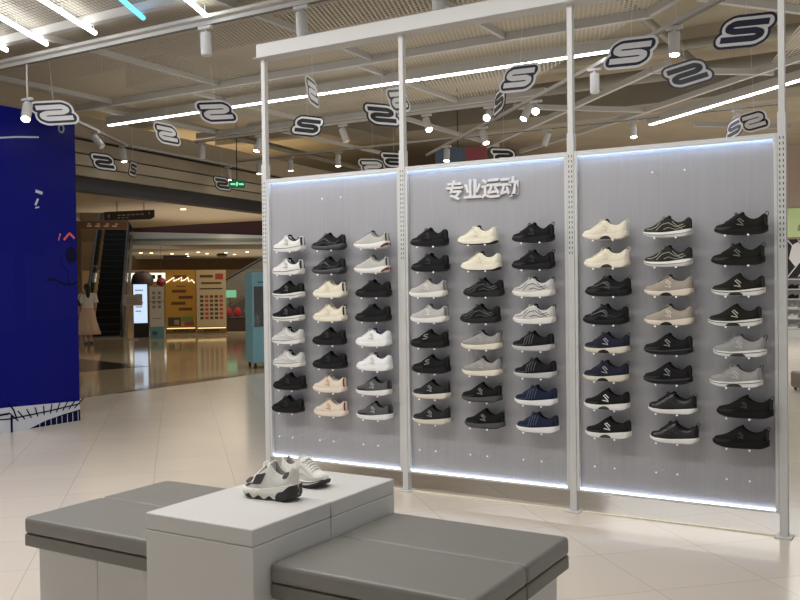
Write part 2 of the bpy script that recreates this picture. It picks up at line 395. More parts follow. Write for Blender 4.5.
# ------------------------------------------------------------------ sneakers
def catm(xs, ys):
    xs = np.array(xs, float); ys = np.array(ys, float)
    d = np.gradient(ys, xs)
    def f(x):
        x = np.clip(x, xs[0], xs[-1]); i = np.clip(np.searchsorted(xs, x)-1, 0, len(xs)-2)
        h = xs[i+1]-xs[i]; t = (x-xs[i])/h
        return float((2*t**3-3*t**2+1)*ys[i]+(t**3-2*t**2+t)*h*d[i]+(-2*t**3+3*t**2)*ys[i+1]+(t**3-t**2)*h*d[i+1])
    return f
def sstep(a, b, x):
    t = min(1, max(0, (x-a)/(b-a))); return t*t*(3-2*t)
class Last:
    def __init__(s, L=.270, sole=1.0, tall=1.0, chunky=False):
        s.L = L
        s.hw = catm([0, .02, .06, .14, .25, .36, .48, .62, .78, .9, .96, .985, 1], [0, .021, .034, .0435, .048, .0465, .041, .037, .037, .0355, .028, .019, 0])
        s.top = catm([0, .03, .08, .16, .26, .36, .44, .52, .6, .7, .8, .9, .955, 1], [z*tall for z in [.038, .052, .058, .0635, .0755, .094, .110, .119, .098, .084, .082, .096, .110, .099]])
        k = sole
        s.zb = catm([0, .08, .2, .35, .7, .88, 1], [.026, .014, .004, 0, 0, .004, .018])
        s.zt = catm([0, .1, .25, .45, .65, .85, 1], [.026+.012*k, .014+.017*k, .004+.024*k, .027*k, .032*k, .039*k, .044*k])
    def X(s, t): return -s.L/2+t*s.L
    def outer(s, t, a, side=-1):
        """point on the outside of the upper; a runs 0 (sole) .. 1 (collar or eyestay), to 1.4 over the top in front"""
        wb = max(s.hw(t)-.0015, 0); h = s.top(t); z0 = s.zt(t)-.004; o = s.open(t)
        if wb < .0006: wb = 0
        ph = math.radians(min(a, 1.4)*64.3)
        yc = wb*max(math.cos(ph), 0)**.8; zc = z0+(h-z0)*max(math.sin(ph), 0)**.8
        aa = min(max(a, 0), 1); wl = wb*.66
        yo = wb+(wl-wb)*aa**1.6+.0035*math.sin(PI*aa)*(1 if wb else 0); zo = z0+(h-z0)*aa
        return Vector((s.X(t), side*(yc*(1-o)+yo*o), zc*(1-o)+zo*o))
    def open(s, t): return sstep(.50, .58, t)*(1-sstep(.93, .975, t))
    def inner(s, t, k, side=-1):
        wb = max(s.hw(t)-.0015, 0); h = s.top(t); z0 = s.zt(t)-.004; o = s.open(t); wl = wb*.66
        ph = math.radians(64.3+(90-64.3)*(k+1)/5)
        yc = wb*max(math.cos(ph), 0)**.8; zc = z0+(h-z0)*math.sin(ph)**.8
        yy = [wl-.0035, wl-.0075, wl-.009, wl-.012, 0][k]; zz = [h+.0015, h-.005, z0+.03, z0+.010, z0+.008][k]
        yy = max(yy, 0)
        return Vector((s.X(t), side*(yc*(1-o)+yy*o), zc*(1-o)+zz*o))
def ribbon(mb, Ls, path, wd, off=.0012, side=-1, m=0, taper=None):
    P = []; 
    for (t, a) in path:
        p = Ls.outer(t, a, side); du = Ls.outer(min(t+.01, 1), a, side)-Ls.outer(max(t-.01, 0), a, side); dv = Ls.outer(t, a+.03, side)-Ls.outer(t, a-.03, side)
        n = du.cross(dv); n = n.normalized() if n.length > 1e-9 else Vector((0, side, 0))
        if n.y*side < 0 and abs(n.y) > .05: n = -n
        elif abs(n.y) <= .05 and n.z < 0: n = -n
        P.append((p, n))
    top = []; 
    for i, (p, n) in enumerate(P):
        t = (P[min(i+1, len(P)-1)][0]-P[max(i-1, 0)][0]).normalized(); b = n.cross(t).normalized()
        ww = wd if taper is None else wd*taper[i]
        top.append([p+b*ww/2-n*.0005, p+b*ww/2+n*off, p-b*ww/2+n*off, p-b*ww/2-n*.0005])
    mb.grid(top, m)
    return mb
def spath(t0, t1, a0, a1, n=8): return [(t0+(t1-t0)*i/n, a0+(a1-a0)*i/n) for i in range(n+1)]
FAB = {}
def fab(col, kind='knit'):
    key = (col, kind)
    if key not in FAB:
        nm = 'shoe_%s_%02d' % (kind, len(FAB))
        if kind == 'foam' and sum(col) < 150: FAB[key] = mat(nm, tuple(int(x*.72) for x in col), .7, spec=.25)
        elif kind == 'knit': FAB[key] = mat(nm, col, .85, spec=.25, noise=.10, nscale=260, bump=.25, bscale=700)
        elif kind == 'foam': FAB[key] = mat(nm, col, .5, noise=.02, nscale=60)
        elif kind == 'gloss': FAB[key] = mat(nm, col, .32)
        else: FAB[key] = mat(nm, col, .55)
    return FAB[key]
def make_shoe(st):
    """meshes of one sneaker: list of (part name, mesh)"""
    Ls = Last(st.get('L', .270), st.get('sole_k', 1), st.get('tall', 1)); parts = []
    chunky = st.get('chunky', False)
    T = sorted(set([0, .006, .02, .04, .065, .095, .13]+[.17+.04*i for i in range(9)]+[.50+.02*i for i in range(22)]+[.94, .955, .97, .98, .99, .996, 1.0]))
    G = []
    for t in T:
        row = [Ls.outer(t, j/8, -1) for j in range(9)]+[Ls.inner(t, k, -1) for k in range(5)]
        row += [Ls.inner(t, k, 1) for k in range(3, -1, -1)]+[Ls.outer(t, j/8, 1) for j in range(8, -1, -1)]
        G.append(row)
    up = MB(); ln = MB(); K = len(G[0]); vs = [p for r in G for p in r]; uf = []; lf = []
    for i in range(len(G)-1):
        tm = (T[i]+T[i+1])/2
        for j in range(K-1):
            f = [i*K+j, i*K+j+1, (i+1)*K+j+1, (i+1)*K+j]
            (lf if (9 <= j <= K-11 and Ls.open(tm) > .35) else uf).append(f)
    up.add(vs, uf); ln.add(vs, lf)
    def clean(mb):
        used = sorted({i for f in mb.f for i in f}); ix = {o: n for n, o in enumerate(used)}
        mb.v = [mb.v[i] for i in used]; mb.f = [[ix[i] for i in f] for f in mb.f]
    clean(up); clean(ln)
    parts.append(('upper', up.mesh('upper', fab(st['up'], st.get('upk', 'knit')), angle=60)))
    parts.append(('lining', ln.mesh('lining', fab(st['lin'], 'knit'), angle=60)))
    # midsole + outsole
    wave = st.get('wave', 0)
    def ws(t): return Ls.hw(min(max(t, 0), 1))*(1.05 if not chunky else 1.10)+(.003 if 0.001 < t < .999 else 0)
    TT = [(.5-.5*math.cos(PI*i/44)) for i in range(45)]
    XS = lambda t: Ls.X(0)-.004+t*(Ls.L+.009)
    def osl(t):
        b = st.get('outh', .005)
        return b+wave*(.5+.5*math.sin(t*2*PI*5.5+.6)) if wave else b
    G = []; GO = []
    for t in TT:
        x = XS(t); w_ = ws(t) if 0 < t < 1 else 0; zb = Ls.zb(t); zt = Ls.zt(t); zo = zb+osl(t); h = zt-zo
        bul = st.get('bulge', .0)
        ring = [(w_*.9, zo-.001), (w_*.985+bul*.3, zo+.0005), (w_+bul, zo+.35*h), (w_+bul*.5, zo+.7*h), (w_*.97, zt), (w_*.9, zt+.001)]
        G.append([(x, -a, z) for a, z in ring]+[(x, a, z) for a, z in ring[::-1]])
        ring = [(w_*.90, zb), (w_*.965, zb+.0012), (w_*.975, zo)]
        GO.append([(x, -a, z) for a, z in ring]+[(x, a, z) for a, z in ring[::-1]])
    parts.append(('midsole', MB().grid(G, 0, False, True).mesh('midsole', fab(st['sole'], 'foam'), angle=50)))
    parts.append(('outsole', MB().grid(GO, 0, False, True).mesh('outsole', fab(st['out'], 'rub'), angle=50)))
    det = MB()
    def sole_side(t, f):
        zo = Ls.zb(t)+osl(t); return Vector((XS(t), -(ws(t)+.0008+st.get('bulge', 0)*.8), zo+(Ls.zt(t)-zo)*f))
    if 'line' in st:
        m = MB(); f = st.get('linef', .86); m.tube([sole_side(t, f) for t in TT[3:-3]], .0017, 6)
        parts.append(('sole_line', m.mesh('sole_line', fab(st['line'], 'rub'))))
    if 'shank' in st:
        m = MB(); t0, t1 = st.get('shankr', (.36, .60))
        G = []
        for i in range(11):
            t = t0+(t1-t0)*i/10; hgt = math.sin(PI*i/10)**.7*.72
            p0 = sole_side(t, -.12); p1 = sole_side(t, max(-.1, hgt))
            G.append([p0+Vector((0, .004, 0)), p0+Vector((0, -.0004, 0)), p1+Vector((0, -.0006, 0)), p1+Vector((0, .004, 0))])
        m.grid(G); parts.append(('arch_shank', m.mesh('arch_shank', fab(st['shank'], 'rub'))))
    if 'heelsole' in st:
        h0_ = st.get('hs0', .70); hk = st.get('hsk', 1.0)
        for sd in (-1, 1):
            m = MB(); G = []
            for i in range(15):
                u = i/14; t = h0_+(.9995-h0_)*math.sin(u*PI/2); hi = .25+.67*min(1, u*1.6)**.7
                p0 = sole_side(t, -.1); p1 = sole_side(t, hi*hk); q0 = Vector((p0.x-.004*u, min(p0.y+.004, 0), p0.z)); q1 = Vector((p1.x-.004*u, min(p1.y+.004, 0), p1.z))
                o_ = Vector((.0012*u, -.0006, 0))
                G.append([Vector((p.x, p.y*-sd, p.z)) for p in (q0, p0+o_, p1+o_, q1)])
            m.grid(G); parts.append(('heel_clip', m.mesh('heel_clip', fab(st['heelsole'], 'rub'))))
    # tongue
    tg = MB(); G = []; h0 = Ls.top(.42); tl = st.get('tongue', 1)
    for i in range(7):
        u = i/6; t = .40+.135*u; zc = (Ls.top(.40)+.0015)*(1-u)+(.1105*st.get('tall', 1)+.0155*tl)*u-.004*math.sin(PI*u)
        hwid = .019+.004*u
        G.append([(Ls.X(t)+.004*abs(q)**2, q*hwid, zc-.007*q*q) for q in (-1, -.6, -.2, .2, .6, 1)])
    G2 = [[(x+.005, y, z-.0035) for x, y, z in r] for r in G]
    ring = [g1+g2[::-1] for g1, g2 in zip(G, G2)]
    tg.grid(ring, 0, False, True); n = len(ring[0]); base = (len(ring)-1)*n
    tg.f.append([base+i for i in range(n)]); tg.m.append(0)
    parts.append(('tongue', tg.mesh('tongue', fab(st.get('ton', st['lin']), 'knit'), angle=60)))
    # laces
    if st.get('laced', True):
        m = MB(); nb = 5
        for i in range(nb):
            t = .235+.19*i/(nb-1)
            pts = []
            for q in range(9):
                qq = -1+2*q/8; a = 1.4-abs(qq)*.5; sd = -1 if qq < 0 else 1
                p = Ls.outer(t+.018*qq, min(a, 1.4), sd); pts.append(p+Vector((0, 0, .003+.0015*(1-abs(qq)))))
            m.tube(pts, .0026, 6)
        for sd in (-1, 1):      # bow
            p = Ls.outer(.445, 1.4, 1)+Vector((0, 0, .008)); pts = [p+Vector((-.004*k*(5-k)*.5, sd*.006*k, .004*math.sin(k*.9)-.0028*k)) for k in range(6)]
            m.tube(pts, .0022, 6)
        parts.append(('laces', m.mesh('laces', fab(st.get('lace', st['lin']), 'rub'))))
        for sd in (-1, 1): parts.append(('eyestay', ribbon(MB(), Ls, spath(.21, .46, .92, .90), .011, .0016, sd).mesh('eyestay', fab(st.get('eye', st['up']), 'rub'))))
    else:
        for sd in (-1, 1): parts.append(('gore_panel', ribbon(MB(), Ls, [(.30, 1.05), (.38, .95), (.46, .92), (.52, .9)], .007, .0016, sd).mesh('gore_panel', fab(st.get('eye', st['lin']), 'knit'))))
    # collar band
    m = MB()
    for sd in (-1, 1): ribbon(m, Ls, [(t, .93) for t in np.linspace(.55, .93, 14)], .010, .0014, sd)
    parts.append(('collar_band', m.mesh('collar_band', fab(st.get('col', st['up']), 'knit'))))
    # heel counter
    m = MB()
    if not st.get('chunky'):
      for sd in (-1, 1): ribbon(m, Ls, [(.985, .0), (.978, .3), (.972, .6), (.965, .95)], st.get('hw', .016), .002, sd)
      parts.append(('heel_counter', m.mesh('heel_counter', fab(st.get('heel', st['up']), 'rub'))))
    m = MB()
    # toe guard
    m = MB()
    for sd in (-1, 1): ribbon(m, Ls, [(t, .16) for t in (.012, .03, .06, .1, .15, .2, .26, .32, .38)], .016, .0013, sd, taper=[.9, 1, 1, 1, 1, .9, .8, .5, .1])
    parts.append(('toe_guard', m.mesh('toe_guard', fab(st.get('toe', st['up']), st.get('toek', 'rub')))))
    # S emblem on the side towards the room
    if st.get('emb'):
        m = MB(); ec, ea = st.get('embp', (.52, .40)); k = st.get('embs', 1.0)*.75
        pth = [(.10, .21), (-.0, .24), (-.055, .17), (-.03, .03), (.05, -.05), (.055, -.17), (.0, -.22), (-.11, -.19)]
        ribbon(m, Ls, [(ec+x*k-.09*yv*k, ea+yv*k) for x, yv in pth], .0060*k, .0022)
        parts.append(('side_emblem', m.mesh('side_emblem', fab(st['emb'], 'rub'))))
    # overlay lines
    if st.get('over') == 'stripes':
        m = MB()
        for i in range(4): ribbon(m, Ls, [(.33+.06*i+.05*u, .12+.75*u) for u in np.linspace(0, 1, 7)], .0042, .002)
        parts.append(('side_stripes', m.mesh('side_stripes', fab(st['ovc'], 'rub'))))
    elif st.get('over') == 'lines':
        m = MB()
        ribbon(m, Ls, [(.1, .55), (.2, .42), (.3, .50), (.38, .8)], .004, .0018); ribbon(m, Ls, [(.3, .18), (.42, .5), (.55, .62), (.7, .5), (.86, .66)], .004, .0018)
        ribbon(m, Ls, [(.45, .15), (.55, .3), (.7, .22), (.9, .4)], .0035, .0018); ribbon(m, Ls, [(.62, .9), (.74, .55), (.84, .2)], .0035, .0018)
        parts.append(('side_lines', m.mesh('side_lines', fab(st['ovc'], 'rub'))))
    elif st.get('over') == 'sweep':
        m = MB(); ribbon(m, Ls, [(.16, .45), (.3, .62), (.45, .58), (.6, .38), (.78, .3), (.92, .5)], .011, .0016, taper=[.2, .7, 1, 1, .8, .3])
        ribbon(m, Ls, [(.22, .3), (.4, .3), (.6, .18), (.8, .14)], .007, .0016, taper=[.2, 1, 1, .3])
        parts.append(('side_overlay', m.mesh('side_overlay', fab(st['ovc'], 'gloss'))))
    elif st.get('over') == 'patch':
        for pth, wd_, tp in ((spath(.06, .22, .72, .90, 6), .030, [.15, .6, .9, 1, .9, .7, .3]), (spath(.24, .48, .30, .52, 8), .042, [.05, .25, .5, .75, 1, .8, .55, .3, .1]), (spath(.34, .48, 1.0, .90, 4), .012, [1]*5), (spath(.09, .24, .24, .34, 4), .010, [.3, 1, 1, .8, .2]), (spath(.80, .92, .80, .86, 5), .020, [.2, .8, 1, 1, .8, .2])):
            parts.append(('side_patch', ribbon(MB(), Ls, pth, wd_, .0018, taper=tp).mesh('side_patch', fab(st['ovc'], 'rub'))))
    if st.get('loop'):
        m = MB(); h = Ls.top(.985); xh = Ls.X(1)
        m.tube([(xh-.002, 0, h-.016), (xh+.004, 0, h-.002), (xh+.007, 0, h+.010), (xh+.002, 0, h+.018), (xh-.008, 0, h+.014), (xh-.012, 0, h+.002)], .0024, 6)
        parts.append(('heel_loop', m.mesh('heel_loop', fab(st.get('loopc', st['lin']), 'rub'))))
    return parts
BK = (17, 17, 18); DG = (46, 46, 48); MG = (92, 92, 94); LG = (176, 175, 172); WH = (226, 225, 221); CR = (226, 217, 198); OW = (214, 208, 194); TP = (158, 150, 140); NV = (30, 36, 62); RD = (150, 36, 34)
STY = {
 (0,0): dict(d='white sneaker with black collar', up=WH, lin=BK, sole=WH, out=WH, line=BK, col=BK, heel=BK, laced=True, lace=WH, eye=(200,200,198), emb=(120,120,120)),
 (0,1): dict(d='black sneaker with white sole', up=BK, lin=BK, sole=WH, out=WH, line=BK, linef=.45, emb=MG, laced=False),
 (0,2): dict(d='pale grey sneaker with black lining', up=(206,206,203), lin=BK, sole=WH, out=WH, line=DG, laced=True, lace=WH, eye=LG, col=LG, over='sweep', ovc=(186,186,184)),
 (0,3): dict(d='all black knit sneaker', up=BK, lin=BK, sole=(32,32,33), out=BK, emb=DG, laced=True, lace=BK),
 (1,0): dict(d='black laced sneaker on charcoal sole', up=(24,24,26), lin=BK, sole=(58,58,60), out=(40,40,42), lace=(70,70,72), over='sweep', ovc=(50,50,53), bulge=.003),
 (1,1): dict(d='cream sneaker with black heel tab', up=CR, lin=OW, sole=(232,226,208), out=(220,212,192), heel=BK, hw=.012, loop=True, loopc=BK, emb=(200,190,172), lace=CR),
 (1,2): dict(d='all black thick soled sneaker', up=(18,18,19), lin=BK, sole=(36,36,37), out=BK, sole_k=1.15, emb=DG, laced=False),
 (1,3): dict(d='beige sneaker with red heel', up=(220,207,190), lin=(198,186,170), sole=(226,215,199), out=(214,202,184), heel=(128,32,28), hw=.011, lace=(224,208,190), emb=(196,120,96)),
 (2,0): dict(d='grey sneaker with red heel sole', up=(186,184,178), lin=MG, sole=WH, out=WH, heelsole=(120,36,36), hs0=.86, hsk=.55, heel=DG, hw=.010, bulge=.003, laced=False, col=(128,130,130), sole_k=1.1),
 (2,1): dict(d='solid black cushioned sneaker', up=(19,19,20), lin=BK, sole=(38,38,39), out=BK, sole_k=1.1, lace=DG, laced=True),
 (2,2): dict(d='white sneaker with violet lining', up=(232,232,232), lin=(66,62,104), sole=(234,234,234), out=WH, lace=WH, ton=(90,86,120), emb=LG),
 (2,3): dict(d='dark grey sneaker with black toe', up=(84,85,86), lin=BK, sole=(226,226,224), out=WH, toe=BK, heel=BK, lace=BK, emb=LG, laced=False),
 (3,0): dict(d='black sneaker with black sole', up=(22,22,23), lin=BK, sole=(30,30,31), out=BK, emb=DG, lace=BK, sole_k=1.1),
 (3,1): dict(d='light grey sneaker with white sole', up=(182,180,176), lin=(120,118,116), sole=(226,225,220), out=WH, heel=(120,118,116), loop=True, loopc=MG, laced=False, emb=WH),
 (3,2): dict(d='black slip-in sneaker with grey emblem', up=(18,18,19), lin=BK, sole=(34,34,36), out=BK, emb=(150,150,152), embp=(.46,.45), loop=True, laced=False, sole_k=1.15),
 (3,3): dict(d='charcoal sneaker with off-white sole', up=(38,40,40), lin=BK, sole=OW, out=(190,184,172), emb=(150,150,148), loop=True, laced=False, toe=DG),
 (4,0): dict(d='cream sneaker with dark outsole', up=(232,226,206), lin=(60,50,60), sole=(234,228,210), out=(40,38,36), lace=CR, eye=CR, emb=(214,206,186)),
 (4,1): dict(d='black sneaker with grey trail overlays', up=(21,23,23), lin=BK, sole=(48,50,50), out=BK, over='lines', ovc=(82,86,84), lace=MG),
 (4,2): dict(d='stone grey sneaker with cream sole', up=(150,148,144), lin=DG, sole=(230,222,204), out=(226,216,196), emb=LG, loop=True, laced=False, toe=(140,138,134)),
 (4,3): dict(d='black sneaker on dark grey sole', up=(17,17,18), lin=BK, sole=(74,74,76), out=BK, emb=(140,140,142), loop=True, lace=BK, laced=False),
 (5,0): dict(d='black sneaker with pull loop', up=(18,18,21), lin=BK, sole=(36,36,38), out=BK, emb=DG, loop=True, lace=BK),
 (5,1): dict(d='silver grey sneaker with black lines', up=(200,198,194), lin=DG, sole=(228,226,220), out=WH, over='lines', ovc=(60,60,62), loop=True, lace=WH),
 (5,2): dict(d='black striped sneaker on grey sole', up=(21,21,23), lin=BK, sole=(190,189,188), out=(170,170,170), over='stripes', ovc=(84,86,88), lace=BK, toe=DG),
 (5,3): dict(d='navy striped sneaker with white sole', up=(27,33,56), lin=(24,26,40), sole=(230,230,230), out=WH, over='stripes', ovc=(70,80,110), lace=NV, toe=(32,38,60)),
 (6,0): dict(d='ivory sneaker with dark arch shank', up=(230,222,202), lin=(80,70,60), sole=(232,224,206), out=(214,204,186), shank=(46,40,38), shankr=(.42,.66), emb=(210,200,180), lace=CR, loop=True, loopc=OW),
 (6,1): dict(d='black glossy walking sneaker', up=(18,20,20), lin=BK, sole=(30,31,32), out=BK, over='sweep', ovc=(30,31,32), emb=MG, loop=True, loopc=MG, bulge=.002),
 (6,2): dict(d='navy sneaker with off-white sole', up=(31,34,50), lin=(26,28,38), sole=OW, out=(200,192,176), shank=BK, emb=(170,170,176), loop=True, laced=True, lace=(34,38,56)),
 (6,3): dict(d='black sneaker with white emblem', up=(24,23,23), lin=BK, sole=(228,226,221), out=WH, emb=(230,230,230), embs=1.05, laced=False, shank=(60,58,56)),
 (7,0): dict(d='dark olive sneaker with white sole', up=(46,46,40), lin=(34,34,30), sole=(232,231,227), out=WH, over='lines', ovc=(160,158,146), line=(120,120,116), linef=.4, lace=(150,148,136), bulge=.003),
 (7,1): dict(d='taupe sneaker with cream sole', up=(164,154,142), lin=(60,54,48), sole=(226,216,198), out=(200,186,166), shank=BK, emb=(225,220,210), loop=True, loopc=TP, laced=False),
 (7,2): dict(d='black sneaker with small grey emblem', up=(23,23,24), lin=BK, sole=(46,47,48), out=BK, emb=(150,150,152), lace=BK, laced=False, line=(84,84,86), linef=.75),
 (7,3): dict(d='shiny black sneaker with white sole', up=(26,25,25), upk='gloss', lin=BK, sole=(232,231,228), out=WH, over='sweep', ovc=(36,35,35), loop=True, loopc=MG, lace=BK, sole_k=.8),
 (8,0): dict(d='black olive sneaker with black sole', up=(24,23,19), lin=BK, sole=(32,31,29), out=BK, emb=(120,120,112), loop=True, loopc=DG, lace=BK, L=.276),
 (8,1): dict(d='dark olive slip-on with white sole', up=(30,30,23), lin=(26,26,22), sole=(232,231,225), out=WH, shank=(40,40,36), shankr=(.35,.62), line=(50,50,48), linef=.62, emb=(196,194,184), laced=False, L=.276),
 (8,2): dict(d='grey sneaker with white arched sole', up=(152,151,149), lin=MG, sole=(234,233,229), out=WH, shank=(60,60,60), shankr=(.35,.64), line=(70,70,70), linef=.62, emb=(196,196,194), loop=True, loopc=DG, laced=True, lace=LG, L=.276),
 (8,3): dict(d='all black slip-on with pull loop', up=(20,20,20), lin=BK, sole=(24,24,25), out=BK, emb=(74,74,76), embs=.8, loop=True, loopc=DG, laced=False, L=.29, sole_k=1.1),
}
ORD = ['top', 'second', 'third', 'fourth', 'fifth', 'sixth', 'seventh', 'bottom']
COLN = ['left', 'middle', 'right']
DX = {(0,0):.01,(0,7):-.02,(0,4):-.01,(3,2):-.012,(4,0):-.018,(4,2):.02,(4,7):.018,(5,4):-.012,(5,7):.012,(7,6):.02,(7,7):.03,(8,3):-.022,(8,5):-.02,(8,6):.026,(2,0):-.006,(6,2):.012,(8,0):.012}
def add_parts(root, parts):
    for nm, me in parts:
        o = bpy.data.objects.new(nm, me); COL.objects.link(o); o.parent = root
for c in range(9):
    for pr in range(4):
        st = STY[(c, pr)]; parts = make_shoe(st); first = None
        for k in range(2):
            r = pr*2+k
            loc = (COLX[c]+DX.get((c, r), random.uniform(-.006, .006)), SY, rowz(r))
            lb = '%s in %s row, %s column of %s panel' % (st['d'], ORD[r], COLN[c % 3], ['left', 'middle', 'right'][c//3])
            rz = math.radians(random.uniform(-2, 2)); gp = 'sneakers on the %s panel' % ['left', 'middle', 'right'][c//3]
            if first is None:
                first = thing('sneaker', lb, 'shoe', loc, rz, gp); add_parts(first, parts)
            else: dup(first, loc, rz, lb, gp)

# ------------------------------------------------------------------ benches and plinths
HT, HB = .58, .444
def plinth(x0, x1, y0, y1, label):
    t = thing('display_plinth', label, 'plinth', ((x0+x1)/2, (y0+y1)/2, 0), 0, 'white display plinths'); w2, d2 = (x1-x0)/2, (y1-y0)/2
    MB().box((-w2, -d2, 0), (w2, d2, HT-.062)).build('body', M_PLINTH, t, bevel=.004)
    MB().box((-w2, -d2, HT-.0615), (w2, d2, HT)).build('top_band', M_PLINTH, t, bevel=.006, seg=3)
    s = MB()
    for sx, n in ((1, 40), (-1, 40)):
        for i in range(n):
            u = -d2+.012+(2*d2-.024)*i/(n-1)
            s.box((sx*w2-.0006, u-.0022, HT-.0665), (sx*w2+.0006, u+.0022, HT-.0645))
    for sy in (-1, 1):
        for i in range(40):
            u = -w2+.012+(2*w2-.024)*i/39
            s.box((u-.0022, sy*d2-.0006, HT-.0665), (u+.0022, sy*d2+.0006, HT-.0645))
    s.build('stitching', M_STITCH, t, smooth=False)
TX0, TX1, TY0, TY1 = 1.8245, 2.3347, -2.9463, -2.0276
plinth(TX0, TX1, TY0, -2.488, 'white display plinth nearest the camera, carrying the pair of chunky sneakers')
plinth(TX0+.004, TX1+.004, -2.486, TY1, 'white display plinth joined behind the nearer one, closest to the sneaker wall')
def bench(x0, x1, y0, y1, label, ins):
    cx, cy = (x0+x1)/2, (y0+y1)/2
    t = thing('bench', label, 'bench', (cx, cy, 0), 0, 'grey cushioned benches'); w2, d2 = (x1-x0)/2, (y1-y0)/2
    b = MB().box((-w2+ins[0], -d2+.04, 0), (-.002, d2-.03, HB-.125)); b.box((.0, -d2+.04, 0), (w2-ins[1], d2-.03, HB-.125))
    b.build('base', M_PLINTH, t, bevel=.004)
    for a, bb in ((-d2, -.002), (.002, d2)):
        MB().box((-w2, a, HB-.07), (w2, bb, HB)).build('cushion', M_BENCH, t, bevel=.016, seg=4)
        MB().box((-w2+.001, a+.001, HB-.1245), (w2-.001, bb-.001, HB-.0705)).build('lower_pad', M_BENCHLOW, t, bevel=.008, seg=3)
bench(1.006, TX0-.003, -2.864, -2.037, 'grey cushioned bench with white base, left of the white plinths', (.045, 0))
bench(TX1+.0046, 3.13, -2.862, -2.05, 'grey cushioned bench with white base, right of the white plinths', (.05, .04))
# pair of chunky sneakers on the plinth
CH = dict(up=(222,220,214), lin=(150,148,146), sole=(226,222,214), out=(44,42,40), chunky=True, wave=.014, outh=.005, sole_k=1.55, bulge=.004, over='patch', ovc=(62,54,56), heelsole=(40,39,38), toe=(206,203,198), embs=1, heel=(200,198,194), lace=(236,235,230), ton=(206,204,200), tall=1.20, L=.242)
p1 = thing('sneaker', 'white chunky sneaker with black wavy sole, toe pointing left, on white plinth', 'shoe', (2.095, -2.545, HT), .03, 'pair of sneakers on the white plinth')
add_parts(p1, make_shoe(CH))
CH2 = dict(CH, over='sweep', ovc=(196,194,190), wave=.0, outh=.012, line=(56,52,52), linef=.9, tall=.98, L=.24, sole_k=1.0); CH2.pop('heelsole')
p2 = thing('sneaker', 'white sneaker with black trimmed sole, toe pointing right, behind the chunky one', 'shoe', (2.065, -2.295, HT), PI-.12, 'pair of sneakers on the white plinth')
add_parts(p2, make_shoe(CH2)); p2.scale.y = -1
#==CEIL==
# ------------------------------------------------------------------ lights under the ceiling
def led_line(p, q, label, nseg=2):
    p = Vector(p); q = Vector(q); d = (q-p); n = d.normalized()
    t = thing('linear_led_light', label, 'light', p, 0, 'linear LED lights')
    MB().beam((0, 0, .055), tuple(d+Vector((0, 0, .055))), .07, .10).build('housing', M_FRAME, t)
    for i in range(nseg):
        a = d*(i/nseg)+n*.02; b = d*((i+1)/nseg)-n*.02
        MB().beam((a.x, a.y, -.002), (b.x, b.y, -.002), .045, .014).build('diffuser', M_TUBE, t)
led_line((-5.25, 3.1, 3.60), (2.0, 3.1, 3.60), 'long white LED line across the ceiling behind the frame', 6)
led_line((.85, 7.33, 3.60), (4.4, 4.3, 3.60), 'slanting white LED line at the right, above the right panel', 3)
def led_tube(p, q, label, m=M_TUBE):
    t = thing('led_tube_light', label, 'light', p, 0, 'LED tubes in the near left ceiling'); d = Vector(q)-Vector(p)
    MB().cyl((0, 0, 0), tuple(d), .02, 10).build('tube', m, t)
    c = MB()
    for f in (.02, .5, .98): c.cyl(tuple(d*f+Vector((0, 0, .01))), tuple(d*f+Vector((0, 0, .083))), .006, 6)
    c.build('bracket', M_FRAME, t)
led_tube((-2.15, -.85, 3.65), (-2.66, .14, 3.65), 'white LED tube in the top left corner, second from the left')
led_tube((-1.5, -.95, 3.65), (-2.01, .14, 3.65), 'white LED tube at upper left, between its twin and the blue tube')
led_tube((-2.65, -.85, 3.65), (-3.14, .07, 3.65), 'white LED tube at the left edge, only its tip in view')
led_tube((-.72, -1.1, 3.65), (-1.33, .06, 3.65), 'blue glowing LED tube near the top edge', M_TUBEBLUE)
led_tube((-.35, -.85, 3.65), (-.85, .29, 3.65), 'white LED tube at the top edge above the near spotlight')
def track(p, q, label, wide=0):
    t = thing('light_track', label, 'light track', p, 0, 'lighting tracks under the ceiling'); d = Vector(q)-Vector(p); n = Vector((-d.y, d.x, 0)).normalized()
    MB().beam((0, 0, .01), tuple(d+Vector((0, 0, .01))), .036, .035).build('rail', M_FRAME, t)
    if wide: MB().beam((0, 0, .043), tuple(d+Vector((0, 0, .043))), wide, .03).build('channel', M_FRAME, t, bevel=.002)
    g = MB()
    for s in (-.012, .012): g.beam(tuple(n*s+Vector((0, 0, -.009))), tuple(d+n*s+Vector((0, 0, -.009))), .006, .004)
    g.build('groove', M_SLOT, t)
track((-5.4, .36, 3.60), (6.5, .36, 3.60), 'near white lighting track crossing in front of the header beam', .15)
track((-5.3, 4.80, 3.60), (.2, 4.80, 3.60), 'white lighting track in the middle distance behind the left panel')
track((-2.9, 7.65, 3.53), (4.2, .55, 3.53), 'slanting white lighting track running diagonally behind the panels')
track((-6.6, 7.12, 3.665), (2.6, 7.12, 3.665), 'far white lighting track just above the panel tops')
track((-4.75, 1.95, 3.52), (-6.0, 4.1, 3.52), 'short white lighting track at the shop front near the blue wall')
track((-6.01, 4.2, 3.52), (-6.3, 7.05, 3.52), 'white lighting track along the dark shop front leading to the exit sign')
